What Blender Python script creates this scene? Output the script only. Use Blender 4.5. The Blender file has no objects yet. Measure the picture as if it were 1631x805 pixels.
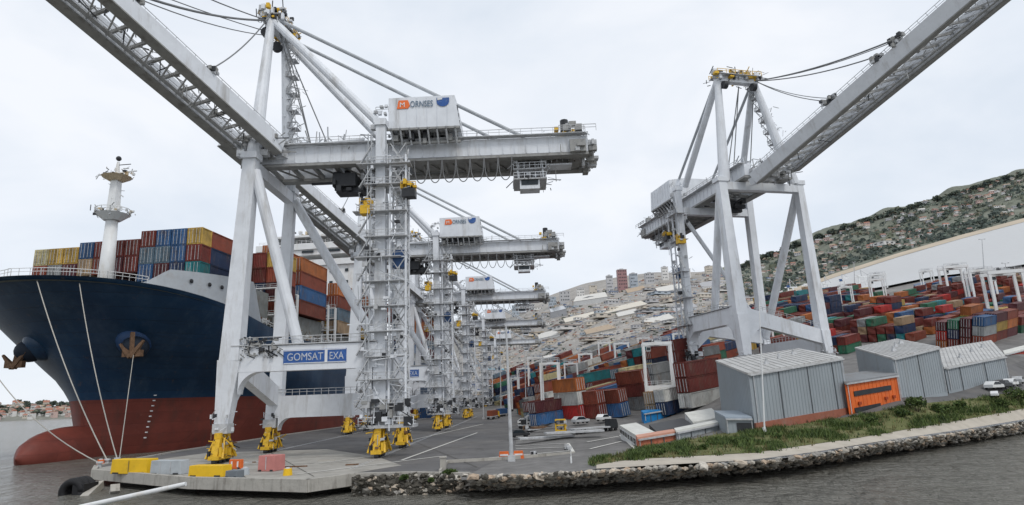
import bpy, math, random
import numpy as np
from mathutils import Vector, Matrix, noise
random.seed(7)
V = Vector
scene = bpy.context.scene
COL = scene.collection

# ------------------------------------------------------------------ camera
PXC, PYC, FOC, HC = 815.5, 402.5, 1000.0, 8.8
def _n(a): return a.normalized()
dY = V((835-PXC, 632-PYC, FOC)).normalized()
UPC = V((1, -.038, 0)).cross(dY).normalized()
if UPC.y > 0: UPC = -UPC
dX = dY.cross(UPC)
if dX.x < 0: dX = -dX
def ray(px, py):
    c = V((px-PXC, py-PYC, FOC))
    return V((dX.dot(c), dY.dot(c), UPC.dot(c)))
def at(px, py, Y):
    r = ray(px, py); t = Y/r.y
    return V((r.x*t, Y, HC+r.z*t))
def onz(px, py, z=0.0):
    r = ray(px, py); t = (z-HC)/r.z
    return V((r.x*t, r.y*t, z))
def proj(p):
    q = V((p[0], p[1], p[2]-HC))
    c = q.x*dX + q.y*dY + q.z*UPC
    return (PXC+FOC*c.x/c.z, PYC+FOC*c.y/c.z)
cam = bpy.data.cameras.new('camera'); camo = bpy.data.objects.new('camera', cam); COL.objects.link(camo)
right = V((dX.x, dY.x, UPC.x)); down = V((dX.y, dY.y, UPC.y)); fwd = V((dX.z, dY.z, UPC.z))
M = Matrix(((right.x, -down.x, -fwd.x, 0), (right.y, -down.y, -fwd.y, 0), (right.z, -down.z, -fwd.z, HC), (0, 0, 0, 1)))
camo.matrix_world = M
cam.sensor_fit = 'HORIZONTAL'; cam.sensor_width = 36; cam.lens = FOC/1631*36
cam.clip_start = .5; cam.clip_end = 20000
scene.camera = camo
scene.view_settings.view_transform = 'Standard'; scene.view_settings.look = 'None'
scene.view_settings.exposure = 0

# ------------------------------------------------------------------ materials
def nd(nt, t, **k):
    n = nt.nodes.new(t)
    for a, b in k.items(): setattr(n, a, b)
    return n
def lk(nt, a, b): nt.links.new(a, b)
MC = {}
def pm(name, col, rough=.55, var=.12, scale=.6, dirt=0., dirtcol=(.16, .1, .06), bump=0., metal=0., dscale=.35, streak=1.0, objspace=False, bscale=None):
    """painted / weathered surface: colour varied by noise, dirt patches by a second, stretched noise"""
    if name in MC: return MC[name]
    m = bpy.data.materials.new(name); m.use_nodes = True; nt = m.node_tree
    b = nt.nodes['Principled BSDF']; b.inputs['Roughness'].default_value = rough; b.inputs['Metallic'].default_value = metal
    if 'Specular IOR Level' in b.inputs: b.inputs['Specular IOR Level'].default_value = .35
    if objspace: src = nd(nt, 'ShaderNodeTexCoord').outputs['Object']
    else: src = nd(nt, 'ShaderNodeNewGeometry').outputs['Position']
    n1 = nd(nt, 'ShaderNodeTexNoise'); n1.inputs['Scale'].default_value = scale; n1.inputs['Detail'].default_value = 8; n1.inputs['Roughness'].default_value = .65
    lk(nt, src, n1.inputs['Vector'])
    mr = nd(nt, 'ShaderNodeMapRange'); mr.inputs[1].default_value = .25; mr.inputs[2].default_value = .75
    mr.inputs[3].default_value = 1-var; mr.inputs[4].default_value = 1+var
    lk(nt, n1.outputs['Fac'], mr.inputs[0])
    mx = nd(nt, 'ShaderNodeVectorMath', operation='SCALE'); mx.inputs[0].default_value = col[:3]
    lk(nt, mr.outputs[0], mx.inputs['Scale'])
    out = mx.outputs[0]
    if dirt > 0:
        mp = nd(nt, 'ShaderNodeMapping'); mp.inputs['Scale'].default_value = (1, 1, 1/streak)
        lk(nt, src, mp.inputs['Vector'])
        n2 = nd(nt, 'ShaderNodeTexNoise'); n2.inputs['Scale'].default_value = dscale; n2.inputs['Detail'].default_value = 10; n2.inputs['Roughness'].default_value = .7
        lk(nt, mp.outputs[0], n2.inputs['Vector'])
        m2 = nd(nt, 'ShaderNodeMapRange'); m2.inputs[1].default_value = .52; m2.inputs[2].default_value = .72
        m2.inputs[3].default_value = 0; m2.inputs[4].default_value = dirt
        lk(nt, n2.outputs['Fac'], m2.inputs[0])
        mix = nd(nt, 'ShaderNodeMix', data_type='RGBA'); lk(nt, m2.outputs[0], mix.inputs[0]); lk(nt, out, mix.inputs[6])
        mix.inputs[7].default_value = (*dirtcol, 1); out = mix.outputs[2]
    lk(nt, out, b.inputs['Base Color'])
    if bump > 0:
        n3 = nd(nt, 'ShaderNodeTexNoise'); n3.inputs['Scale'].default_value = bscale or scale*4; n3.inputs['Detail'].default_value = 6
        lk(nt, src, n3.inputs['Vector'])
        bp = nd(nt, 'ShaderNodeBump'); bp.inputs['Strength'].default_value = bump; bp.inputs['Distance'].default_value = .3
        lk(nt, n3.outputs['Fac'], bp.inputs['Height']); lk(nt, bp.outputs[0], b.inputs['Normal'])
    MC[name] = m; return m

def add_streaks(m, col, amt, sc, lo=.56, hi=.70, stretch=12.0):
    nt = m.node_tree; b = nt.nodes['Principled BSDF']; src = b.inputs['Base Color'].links[0].from_socket
    g = nd(nt, 'ShaderNodeNewGeometry'); mp = nd(nt, 'ShaderNodeMapping'); mp.inputs['Scale'].default_value = (sc, sc, sc/stretch); lk(nt, g.outputs['Position'], mp.inputs[0])
    n = nd(nt, 'ShaderNodeTexNoise'); n.inputs['Scale'].default_value = 1; n.inputs['Detail'].default_value = 9; n.inputs['Roughness'].default_value = .75; lk(nt, mp.outputs[0], n.inputs['Vector'])
    r = nd(nt, 'ShaderNodeMapRange'); r.inputs[1].default_value = lo; r.inputs[2].default_value = hi; r.inputs[3].default_value = 0; r.inputs[4].default_value = amt; lk(nt, n.outputs['Fac'], r.inputs[0])
    x = nd(nt, 'ShaderNodeMix', data_type='RGBA'); lk(nt, r.outputs[0], x.inputs[0]); lk(nt, src, x.inputs[6]); x.inputs[7].default_value = (*col, 1); lk(nt, x.outputs[2], b.inputs['Base Color'])
def add_plates(m, dark=.8, bw=8.0, bh=2.6):
    nt = m.node_tree; b = nt.nodes['Principled BSDF']; src = b.inputs['Base Color'].links[0].from_socket
    g = nd(nt, 'ShaderNodeNewGeometry'); sp = nd(nt, 'ShaderNodeSeparateXYZ'); lk(nt, g.outputs['Position'], sp.inputs[0]); ad = nd(nt, 'ShaderNodeMath', operation='SUBTRACT'); lk(nt, sp.outputs[1], ad.inputs[0]); lk(nt, sp.outputs[0], ad.inputs[1])
    cb = nd(nt, 'ShaderNodeCombineXYZ'); lk(nt, ad.outputs[0], cb.inputs[0]); lk(nt, sp.outputs[2], cb.inputs[1])
    br = nd(nt, 'ShaderNodeTexBrick'); br.inputs['Scale'].default_value = 1; br.inputs['Brick Width'].default_value = bw; br.inputs['Row Height'].default_value = bh; br.inputs['Mortar Size'].default_value = .07; br.inputs['Mortar Smooth'].default_value = .6
    br.inputs['Color1'].default_value = (1, 1, 1, 1); br.inputs['Color2'].default_value = (.86, .86, .86, 1); br.inputs['Mortar'].default_value = (dark, dark, dark, 1); lk(nt, cb.outputs[0], br.inputs['Vector'])
    x = nd(nt, 'ShaderNodeMix', data_type='RGBA', blend_type='MULTIPLY'); x.inputs[0].default_value = 1; lk(nt, src, x.inputs[6]); lk(nt, br.outputs['Color'], x.inputs[7]); lk(nt, x.outputs[2], b.inputs['Base Color'])
    bp = nd(nt, 'ShaderNodeBump'); bp.inputs['Strength'].default_value = .35; bp.inputs['Distance'].default_value = .12; lk(nt, br.outputs['Fac'], bp.inputs['Height']); bp.invert = True; lk(nt, bp.outputs[0], b.inputs['Normal'])
ONES = ['first', 'second', 'third', 'fourth', 'fifth', 'sixth', 'seventh', 'eighth', 'ninth', 'tenth', 'eleventh', 'twelfth', 'thirteenth', 'fourteenth', 'fifteenth', 'sixteenth', 'seventeenth', 'eighteenth', 'nineteenth']
def nth(k):
    k += 1
    if k < 20: return ONES[k-1]
    tens = ['twent', 'thirt', 'fort', 'fift', 'sixt', 'sevent', 'eight', 'ninet'][k//10-2]
    return tens+'ieth' if k % 10 == 0 else tens+'y-'+ONES[k % 10-1]
def container_mat(name, col):
    """corrugated painted steel, faded and rusty in patches, panel ribs along the container's own axes"""
    if name in MC: return MC[name]
    m = pm(name, col, rough=.6, var=.35, scale=.30, dirt=.8, dirtcol=(.15, .09, .06), dscale=.5, streak=2.5); add_streaks(m, (.30, .28, .25), .55, .6, .58, .72, 3)
    nt = m.node_tree; b = nt.nodes['Principled BSDF']
    tc = nd(nt, 'ShaderNodeTexCoord'); sp = nd(nt, 'ShaderNodeSeparateXYZ'); lk(nt, tc.outputs['Object'], sp.inputs[0])
    ad = nd(nt, 'ShaderNodeMath', operation='ADD'); lk(nt, sp.outputs[0], ad.inputs[0]); lk(nt, sp.outputs[1], ad.inputs[1])
    mu = nd(nt, 'ShaderNodeMath', operation='MULTIPLY'); lk(nt, ad.outputs[0], mu.inputs[0]); mu.inputs[1].default_value = 11
    si = nd(nt, 'ShaderNodeMath', operation='SINE'); lk(nt, mu.outputs[0], si.inputs[0])
    bp = nd(nt, 'ShaderNodeBump'); bp.inputs['Strength'].default_value = .7; bp.inputs['Distance'].default_value = .15
    lk(nt, si.outputs[0], bp.inputs['Height']); lk(nt, bp.outputs[0], b.inputs['Normal'])
    # brightness differs a little from box to box
    oi = nd(nt, 'ShaderNodeObjectInfo'); mr = nd(nt, 'ShaderNodeMapRange'); mr.inputs[3].default_value = .72; mr.inputs[4].default_value = 1.25
    lk(nt, oi.outputs['Random'], mr.inputs[0])
    src = b.inputs['Base Color'].links[0].from_socket
    sc = nd(nt, 'ShaderNodeVectorMath', operation='SCALE'); lk(nt, src, sc.inputs[0]); lk(nt, mr.outputs[0], sc.inputs['Scale'])
    lk(nt, sc.outputs[0], b.inputs['Base Color'])
    return m

CRANE = pm('crane_paint', (.70, .725, .76), rough=.45, var=.10, scale=.35, dirt=.62, dirtcol=(.30, .275, .24), dscale=.42, streak=6)
CRANED = pm('crane_shaded_grimy_paint', (.30, .30, .29), rough=.6, var=.2, scale=.8, dirt=.7, dirtcol=(.10, .085, .07), dscale=.6)  # darker crane paint: underside shade put into the colour, plus grime
GALV = pm('galvanised_steel', (.47, .48, .49), rough=.5, var=.25, scale=1.2, dirt=.5, dirtcol=(.16, .13, .1))
DARK = pm('dark_machinery', (.03, .032, .036), rough=.5, var=.3, scale=1)
YEL = pm('yellow_paint', (.72, .44, .03), rough=.5, var=.15, scale=1.1, dirt=.75, dirtcol=(.10, .06, .03), dscale=1.1)
STEELW = pm('white_paint', (.72, .73, .73), rough=.45, var=.08, scale=.3, dirt=.5, dirtcol=(.42, .33, .22), dscale=.3, streak=4)
HULLB = pm('navy_hull_paint', (.012, .042, .092), rough=.38, var=.35, scale=.05, dirt=.35, dirtcol=(.03, .042, .062), dscale=.05, streak=5)
HULLR = pm('red_antifouling', (.20, .048, .034), rough=.6, var=.25, scale=.10, dirt=.6, dirtcol=(.10, .03, .025), dscale=.09, streak=.5)
RUST = pm('rusty_iron', (.17, .10, .06), rough=.85, var=.4, scale=1.4, bump=.6)
BLUEP = pm('pocket_blue_paint', (.035, .09, .22), rough=.5, var=.2)
ROPE = pm('mooring_rope', (.42, .40, .36), rough=.95, var=.25, scale=3)
WIRE = pm('steel_wire', (.18, .185, .19), rough=.6, var=.2)
WIREL = pm('pale_wire', (.40, .42, .44), rough=.6, var=.2)
CONC = pm('quay_concrete', (.42, .40, .36), rough=.9, var=.2, scale=.35, dirt=.75, dirtcol=(.17, .15, .125), dscale=.35, bump=.3)
ASPH = pm('apron_asphalt', (.125, .122, .122), rough=.9, var=.25, scale=.12, dirt=.6, dirtcol=(.20, .185, .165), dscale=.1, bump=.15)
LINE = pm('road_line_paint', (.62, .61, .57), rough=.8, var=.2, scale=2)
GLASS = pm('dark_window_glass', (.02, .028, .035), rough=.12, var=.2)
ORANGE = pm('orange_paint', (.72, .15, .03), rough=.5, var=.12, scale=.5, dirt=.4, dirtcol=(.3, .07, .03))
SHEETG = pm('grey_steel_cladding', (.30, .335, .36), rough=.5, var=.08, scale=.15, dirt=.5, dirtcol=(.24, .255, .26), dscale=.12, streak=6)
ROOFG = pm('pale_roof_sheet', (.45, .45, .44), rough=.6, var=.2, scale=.3, dirt=.8, dirtcol=(.26, .24, .22), dscale=.4)
RUBBER = pm('black_rubber', (.015, .015, .017), rough=.7, var=.2)
BLUEC = pm('blue_tarp', (.02, .22, .52), rough=.5, var=.25)
PINK = pm('faded_red_paint', (.50, .20, .18), rough=.7, var=.15)
SIGNB = pm('sign_blue', (.03, .10, .32), rough=.6, var=.3, scale=2, dirt=.7, dirtcol=(.2, .26, .38), dscale=1.2)
SIGNG = pm('sign_grey_blue', (.13, .19, .26), rough=.5, var=.1)
SIGNO = pm('sign_orange', (.80, .17, .04), rough=.5, var=.1)
BARK = pm('bark', (.07, .05, .035), rough=.9, var=.3)

add_plates(HULLB, .55, 9, 2.8); add_streaks(HULLB, (.13, .085, .055), .7, .42, .60, .72, 18); add_streaks(HULLB, (.06, .10, .15), .6, .16, .48, .72, 3)
add_plates(HULLR, .72, 9, 2.8); add_streaks(HULLR, (.085, .045, .035), .7, .22, .52, .70, 5); add_streaks(HULLR, (.32, .13, .10), .4, .35, .60, .74, 1)
add_streaks(SHEETG, (.22, .21, .19), .5, .5, .55, .72, 10); add_streaks(ROOFG, (.15, .13, .11), .7, .5, .56, .70, 1); add_streaks(CONC, (.10, .085, .07), .7, .6, .52, .68, 8)
add_streaks(ASPH, (.06, .058, .055), .75, .16, .52, .66, 1); add_streaks(ASPH, (.24, .22, .19), .5, .35, .58, .72, 1); add_streaks(CRANE, (.34, .23, .15), .5, .9, .64, .76, 7); add_streaks(STEELW, (.30, .20, .12), .4, .8, .62, .76, 8)
# ------------------------------------------------------------------ mesh builder
class MB:
    def __init__(s): s.v = []; s.f = []; s.mi = []; s.mats = []
    def _m(s, mat):
        if mat not in s.mats: s.mats.append(mat)
        return s.mats.index(mat)
    def poly(s, pts, faces, mat):
        o = len(s.v); s.v.extend([tuple(p) for p in pts]); k = s._m(mat)
        for f in faces: s.f.append(tuple(i+o for i in f)); s.mi.append(k)
        return s
    def box(s, c, sz, mat, ax=None, ay=None, az=None, taper=1.0):
        ax = ax or V((1, 0, 0)); ay = ay or V((0, 1, 0)); az = az or V((0, 0, 1)); c = V(c)
        hx, hy, hz = sz[0]/2, sz[1]/2, sz[2]/2; P = []
        for k, t in ((-1, 1.0), (1, taper)):
            for i, j in ((-1, -1), (1, -1), (1, 1), (-1, 1)):
                P.append(c+ax*(i*hx*t)+ay*(j*hy*t)+az*(k*hz))
        return s.poly(P, [(3, 2, 1, 0), (4, 5, 6, 7), (0, 1, 5, 4), (1, 2, 6, 5), (2, 3, 7, 6), (3, 0, 4, 7)], mat)
    def beam(s, p, q, w, h, mat, w2=None, h2=None, side=None):
        """rectangular section member: w across 'side', h the other way"""
        p = V(p); q = V(q); d = (q-p).normalized(); w2 = w if w2 is None else w2; h2 = h if h2 is None else h2
        if side is None: side = d.cross(V((0, 0, 1)))
        side = V(side)-d*V(side).dot(d)
        if side.length < 1e-4: side = d.cross(V((0, 1, 0)))
        side.normalize(); u = side.cross(d).normalized(); P = []
        for c, ww, hh in ((p, w, h), (q, w2, h2)):
            for i, j in ((-1, -1), (1, -1), (1, 1), (-1, 1)): P.append(c+side*(i*ww/2)+u*(j*hh/2))
        return s.poly(P, [(3, 2, 1, 0), (4, 5, 6, 7), (0, 1, 5, 4), (1, 2, 6, 5), (2, 3, 7, 6), (3, 0, 4, 7)], mat)
    def tube(s, pts, r, mat, n=8, r2=None, cap=True):
        pts = [V(p) for p in pts]; m = len(pts); r2 = r if r2 is None else r2; P = []; F = []
        ref = None
        for i, p in enumerate(pts):
            d = (pts[min(i+1, m-1)]-pts[max(i-1, 0)]).normalized()
            if ref is None: ref = d.orthogonal().normalized()
            ref = (ref-d*ref.dot(d)).normalized(); u = d.cross(ref); rr = r+(r2-r)*i/(m-1)
            for k in range(n):
                a = 2*math.pi*k/n; P.append(p+ref*(rr*math.cos(a))+u*(rr*math.sin(a)))
        for i in range(m-1):
            for k in range(n): F.append((i*n+k, i*n+(k+1) % n, (i+1)*n+(k+1) % n, (i+1)*n+k))
        if cap: F.append(tuple(range(n))[::-1]); F.append(tuple((m-1)*n+k for k in range(n)))
        return s.poly(P, F, mat)
    def prism(s, poly, d, mat):
        """flat polygon (3D points) extruded by vector d"""
        n = len(poly); P = [V(p) for p in poly]+[V(p)+V(d) for p in poly]
        return s.poly(P, [tuple(range(n))[::-1], tuple(range(n, 2*n))]+[(i, (i+1) % n, (i+1) % n+n, i+n) for i in range(n)], mat)
    def ball(s, c, r, mat, nu=10, nv=7, jit=0, ax=None):
        c = V(c); r = V(r) if hasattr(r, '__len__') else V((r, r, r)); P = []; F = []
        for j in range(nv+1):
            th = math.pi*j/nv
            for i in range(nu):
                a = 2*math.pi*i/nu; k = 1+random.uniform(-jit, jit)
                P.append(c+V((r.x*math.sin(th)*math.cos(a)*k, r.y*math.sin(th)*math.sin(a)*k, r.z*math.cos(th)*k)))
        for j in range(nv):
            for i in range(nu): F.append((j*nu+i, (j+1)*nu+i, (j+1)*nu+(i+1) % nu, j*nu+(i+1) % nu))
        return s.poly(P, F, mat)
    def rail(s, p, q, mat, h=1.1, step=2.2, r=.07, up=V((0, 0, 1)), mid=True):
        p = V(p); q = V(q); L = (q-p).length; n = max(1, int(L/step))
        for i in range(n+1):
            a = p.lerp(q, i/n); s.beam(a, a+up*h, r*1.1, r*1.1, mat)
        s.beam(p+up*h, q+up*h, r*1.3, r*1.3, mat)
        if mid: s.beam(p+up*h*.55, q+up*h*.55, r, r, mat)
        return s
    def lattice(s, a0, a1, b0, b1, n, r, mat, zig=True):
        a0, a1, b0, b1 = V(a0), V(a1), V(b0), V(b1)
        for i in range(n+1):
            t = i/n; s.beam(a0.lerp(a1, t), b0.lerp(b1, t), r, r, mat)
            if i < n and zig:
                t2 = (i+1)/n
                if i % 2 == 0: s.beam(a0.lerp(a1, t), b0.lerp(b1, t2), r, r, mat)
                else: s.beam(b0.lerp(b1, t), a0.lerp(a1, t2), r, r, mat)
        return s
    def clutter(s, c, sz, n, mats, smin=.3, smax=1.2):
        for i in range(n):
            p = V([c[k]+random.uniform(-.5, .5)*sz[k] for k in range(3)])
            s.box(p, [random.uniform(smin, smax) for _ in range(3)], random.choice(mats))
        return s
    def rods(s, c, sz, n, mats, lmin=.8, lmax=3, r=.09):
        for i in range(n):
            p = V([c[k]+random.uniform(-.5, .5)*sz[k] for k in range(3)]); a = random.random()
            d = V((random.gauss(0, 1), random.gauss(0, 1), random.gauss(0, .4))) if a < .55 else V((0, random.gauss(0, .2), 1)) if a < .8 else V((1, 0, random.uniform(-1, 1)))
            d = d.normalized()*random.uniform(lmin, lmax); s.beam(p-d/2, p+d/2, r*random.uniform(.7, 1.8), r*random.uniform(.7, 1.8), random.choice(mats))
        return s
    def build(s, name, parent=None, smooth=False, origin=None):
        me = bpy.data.meshes.new(name)
        vs = s.v
        if origin is not None: vs = [tuple(V(p)-V(origin)) for p in vs]
        me.from_pydata(vs, [], s.f)
        for m in s.mats: me.materials.append(m)
        me.polygons.foreach_set('material_index', s.mi)
        if smooth: me.polygons.foreach_set('use_smooth', [True]*len(s.f))
        me.update()
        o = bpy.data.objects.new(name, me); COL.objects.link(o)
        if parent: o.parent = parent
        if origin is not None: o.location = origin
        return o
def tag(o, label=None, cat=None, group=None, kind=None):
    if label: o['label'] = label
    if cat: o['category'] = cat
    if group: o['group'] = group
    if kind: o['kind'] = kind
    return o
def empty(name, loc=(0, 0, 0), rz=0):
    o = bpy.data.objects.new(name, None); COL.objects.link(o); o.location = loc; o.rotation_euler = (0, 0, rz); o.empty_display_size = .1; return o
def copy_tree(o, parent=None):
    c = o.copy(); COL.objects.link(c)
    if parent: c.parent = parent
    for ch in list(o.children): copy_tree(ch, c)
    return c
def text_mesh(txt, size, mat, name, parent, origin, ax, ay, extr=.03):
    cu = bpy.data.curves.new('lettering', 'FONT'); cu.body = txt; cu.size = size; cu.extrude = extr
    ob = bpy.data.objects.new('lettering', cu); COL.objects.link(ob)
    bpy.context.view_layer.update()
    me = bpy.data.meshes.new_from_object(ob.evaluated_get(bpy.context.evaluated_depsgraph_get()))
    bpy.data.objects.remove(ob)
    me.materials.clear(); me.materials.append(mat)
    az = V(ax).cross(V(ay)); mt = Matrix.Identity(4)
    for i in range(3): mt[i][0] = ax[i]; mt[i][1] = ay[i]; mt[i][2] = az[i]; mt[i][3] = origin[i]
    me.transform(mt)
    o = bpy.data.objects.new(name, me); COL.objects.link(o); o.parent = parent; return o

# ------------------------------------------------------------------ world, sun
w = bpy.data.worlds.new('World'); scene.world = w; w.use_nodes = True; nt = w.node_tree
bg = nt.nodes['Background']; bg.inputs['Strength'].default_value = 1.17
sky = nd(nt, 'ShaderNodeTexSky'); sky.sky_type = 'NISHITA'; sky.sun_disc = False
SUN_EL, SUN_AZ = math.radians(52), math.radians(150)
sky.sun_elevation = SUN_EL; sky.sun_rotation = SUN_AZ
s1 = nd(nt, 'ShaderNodeVectorMath', operation='SCALE'); s1.inputs['Scale'].default_value = .10; lk(nt, sky.outputs[0], s1.inputs[0])
tc = nd(nt, 'ShaderNodeTexCoord'); mp = nd(nt, 'ShaderNodeMapping'); mp.inputs['Scale'].default_value = (1, 1, 2.2); lk(nt, tc.outputs['Generated'], mp.inputs[0])
na = nd(nt, 'ShaderNodeTexNoise'); na.inputs['Scale'].default_value = 2.6; na.inputs['Detail'].default_value = 7; na.inputs['Roughness'].default_value = .5; na.inputs['Distortion'].default_value = .4; lk(nt, mp.outputs[0], na.inputs['Vector'])
cr = nd(nt, 'ShaderNodeValToRGB'); cr.color_ramp.elements[0].position = .33; cr.color_ramp.elements[0].color = (.66, .72, .80, 1)
cr.color_ramp.elements[1].position = .62; cr.color_ramp.elements[1].color = (.83, .855, .90, 1)
e = cr.color_ramp.elements.new(.47); e.color = (.74, .785, .85, 1)
lk(nt, na.outputs['Fac'], cr.inputs[0])
mixw = nd(nt, 'ShaderNodeMix', data_type='RGBA'); mixw.inputs[0].default_value = .93; lk(nt, s1.outputs[0], mixw.inputs[6]); lk(nt, cr.outputs[0], mixw.inputs[7])
lk(nt, mixw.outputs[2], bg.inputs['Color'])
sl = bpy.data.lights.new('sun', 'SUN'); sl.energy = 1.2; sl.angle = math.radians(14); sl.color = (1, .96, .9)
so = bpy.data.objects.new('sun', sl); COL.objects.link(so)
# sun stands behind the camera, to the right
sd = V((math.sin(SUN_AZ)*math.cos(SUN_EL), math.cos(SUN_AZ)*math.cos(SUN_EL), math.sin(SUN_EL)))
so.rotation_euler = sd.to_track_quat('Z', 'Y').to_euler(); so.location = (0, -50, 300)

# ------------------------------------------------------------------ terrain function
CT = [(900, 690, 134), (1000, 690, 131), (830, 690, 134), (1100, 680, 122), (1150, 661, 126), (1203, 686, 102), (1355, 659, 118), (1290, 633, 142),
      (830, 600, 600), (850, 600, 480), (880, 640, 240), (950, 625, 250), (1000, 560, 420), (1100, 545, 360), (1050, 600, 230), (950, 655, 175), (1050, 650, 165), (1120, 630, 165),
      (1197, 605, 160), (1333, 602, 166), (1110, 611, 186), (1222, 605, 190), (1250, 515, 310), (1180, 520, 350), (1400, 585, 185), (1480, 618, 145), (1440, 640, 120), (1550, 585, 165), (1600, 600, 150),
      (1590, 625, 140), (1640, 575, 170), (1550, 500, 300), (1400, 500, 320), (1640, 500, 280), (1640, 440, 400), (1430, 462, 440), (1230, 490, 460), (1100, 485, 600), (900, 560, 520),
      (1000, 475, 1000), (900, 500, 900), (860, 490, 1400), (980, 445, 1500), (1120, 440, 1300), (780, 535, 1300), (790, 570, 900), (790, 620, 500),
      (1640, 352, 1000), (1430, 408, 1000), (1240, 478, 900), (1640, 270, 1700), (1400, 338, 1700), (1250, 392, 1700), (1150, 428, 1700)]
CREST = [(738, 757), (750, 757), (860, 752), (950, 747), (1060, 741), (1200, 733), (1300, 720), (1409, 702), (1534, 684), (1680, 660)]
WLINE = [(700, 789), (750, 784), (860, 779), (950, 774), (1060, 766), (1200, 754), (1300, 741), (1409, 723), (1534, 706), (1680, 684)]
ctl = []
for a, b, Y in CT:
    p = at(a, b, Y); ctl.append((p.x/Y, math.log(Y), (p.z-HC)/Y))
ZCR = .5
CR3 = [onz(a, b, ZCR) for a, b in CREST]
for p in CR3[1:]: ctl.append((p.x/p.y, math.log(p.y), (ZCR-HC)/p.y))
for a, Y in ((650, 110), (740, 120), (800, 110), (650, 200), (760, 200), (700, 350), (780, 300)):
    r = ray(a, 650); ctl.append((r.x/r.y, math.log(Y), -HC/Y))
ctl = np.array(ctl); NC = len(ctl); UV = ctl[:, :2].copy(); UV[:, 0] *= 2.0
def _phi(d2): return np.where(d2 > 1e-12, .5*d2*np.log(np.maximum(d2, 1e-12)), 0)
d2 = ((UV[:, None]-UV[None])**2).sum(-1); K = _phi(d2)+np.eye(NC)*.0015
Pm = np.hstack([np.ones((NC, 1)), UV]); A = np.zeros((NC+3, NC+3)); A[:NC, :NC] = K; A[:NC, NC:] = Pm; A[NC:, :NC] = Pm.T
sol = np.linalg.solve(A, np.concatenate([ctl[:, 2], np.zeros(3)]))
def ez(u, v):
    q = np.stack([np.asarray(u)*2.0, np.asarray(v)], -1)
    dd = ((q[..., None, :]-UV)**2).sum(-1)
    return (_phi(dd)*sol[:NC]).sum(-1)+sol[NC]+sol[NC+1]*q[..., 0]+sol[NC+2]*q[..., 1]
def ss(x): x = np.clip(x, 0, 1); return x*x*(3-2*x)
def gz(X, Y):
    X = np.asarray(X, float); Y = np.asarray(Y, float)
    z = HC+Y*ez(X/Y, np.log(Y))
    k = np.maximum(ss((X+2)/12), ss((Y-260)/240))
    z = z+ss((Y-1020)/300)*(.25+.75*ss((X/Y-.27)/.12))*(9*np.sin(X*.012+1)*np.cos(Y*.010)+6*np.sin(X*.029+Y*.017)+3.5*np.sin(X*.067+2))
    return np.maximum(z*k, -.05)
def ground(px, py, y0=80):
    r = ray(px, py); u = r.x/r.y; e = r.z/r.y
    Ys = np.exp(np.linspace(math.log(y0), math.log(2400), 700))
    g = gz(u*Ys, Ys); h = HC+e*Ys-g
    i = np.argmax(h <= 0) if (h <= 0).any() else len(Ys)-1
    i = max(i, 1); t = h[i-1]/(h[i-1]-h[i]) if h[i-1] != h[i] else 0
    Y = Ys[i-1]+(Ys[i]-Ys[i-1])*t
    return V((u*Y, Y, float(gz(u*Y, Y))))
def gnormal(p, d=4):
    a = V((2*d, 0, float(gz(p.x+d, p.y)-gz(p.x-d, p.y)))); b = V((0, 2*d, float(gz(p.x, p.y+d)-gz(p.x, p.y-d))))
    return a.cross(b).normalized()
def interp(poly, x):
    xs = [a for a, _ in poly]; ys = [b for _, b in poly]
    return float(np.interp(x, xs, ys))
def in_poly(x, y, P):
    c = False; n = len(P)
    for i in range(n):
        x1, y1 = P[i]; x2, y2 = P[(i+1) % n]
        if (y1 > y) != (y2 > y) and x < (x2-x1)*(y-y1)/(y2-y1)+x1: c = not c
    return c
def slope_frame(p, theta, k=.85):
    """axes of something standing on the slope: x along direction theta (from +Y toward +X), z = ground normal"""
    n = gnormal(p, 45 if p.y > 190 else 30); n = (n*k+V((0, 0, 1))*(1-k)).normalized()
    d = V((math.sin(theta), math.cos(theta), 0)); x = (d-n*d.dot(n)).normalized(); y = n.cross(x)
    return x, y, n
def frame_matrix(p, x, y, z):
    return Matrix(((x.x, y.x, z.x, p.x), (x.y, y.y, z.y, p.y), (x.z, y.z, z.z, p.z), (0, 0, 0, 1)))

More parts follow.
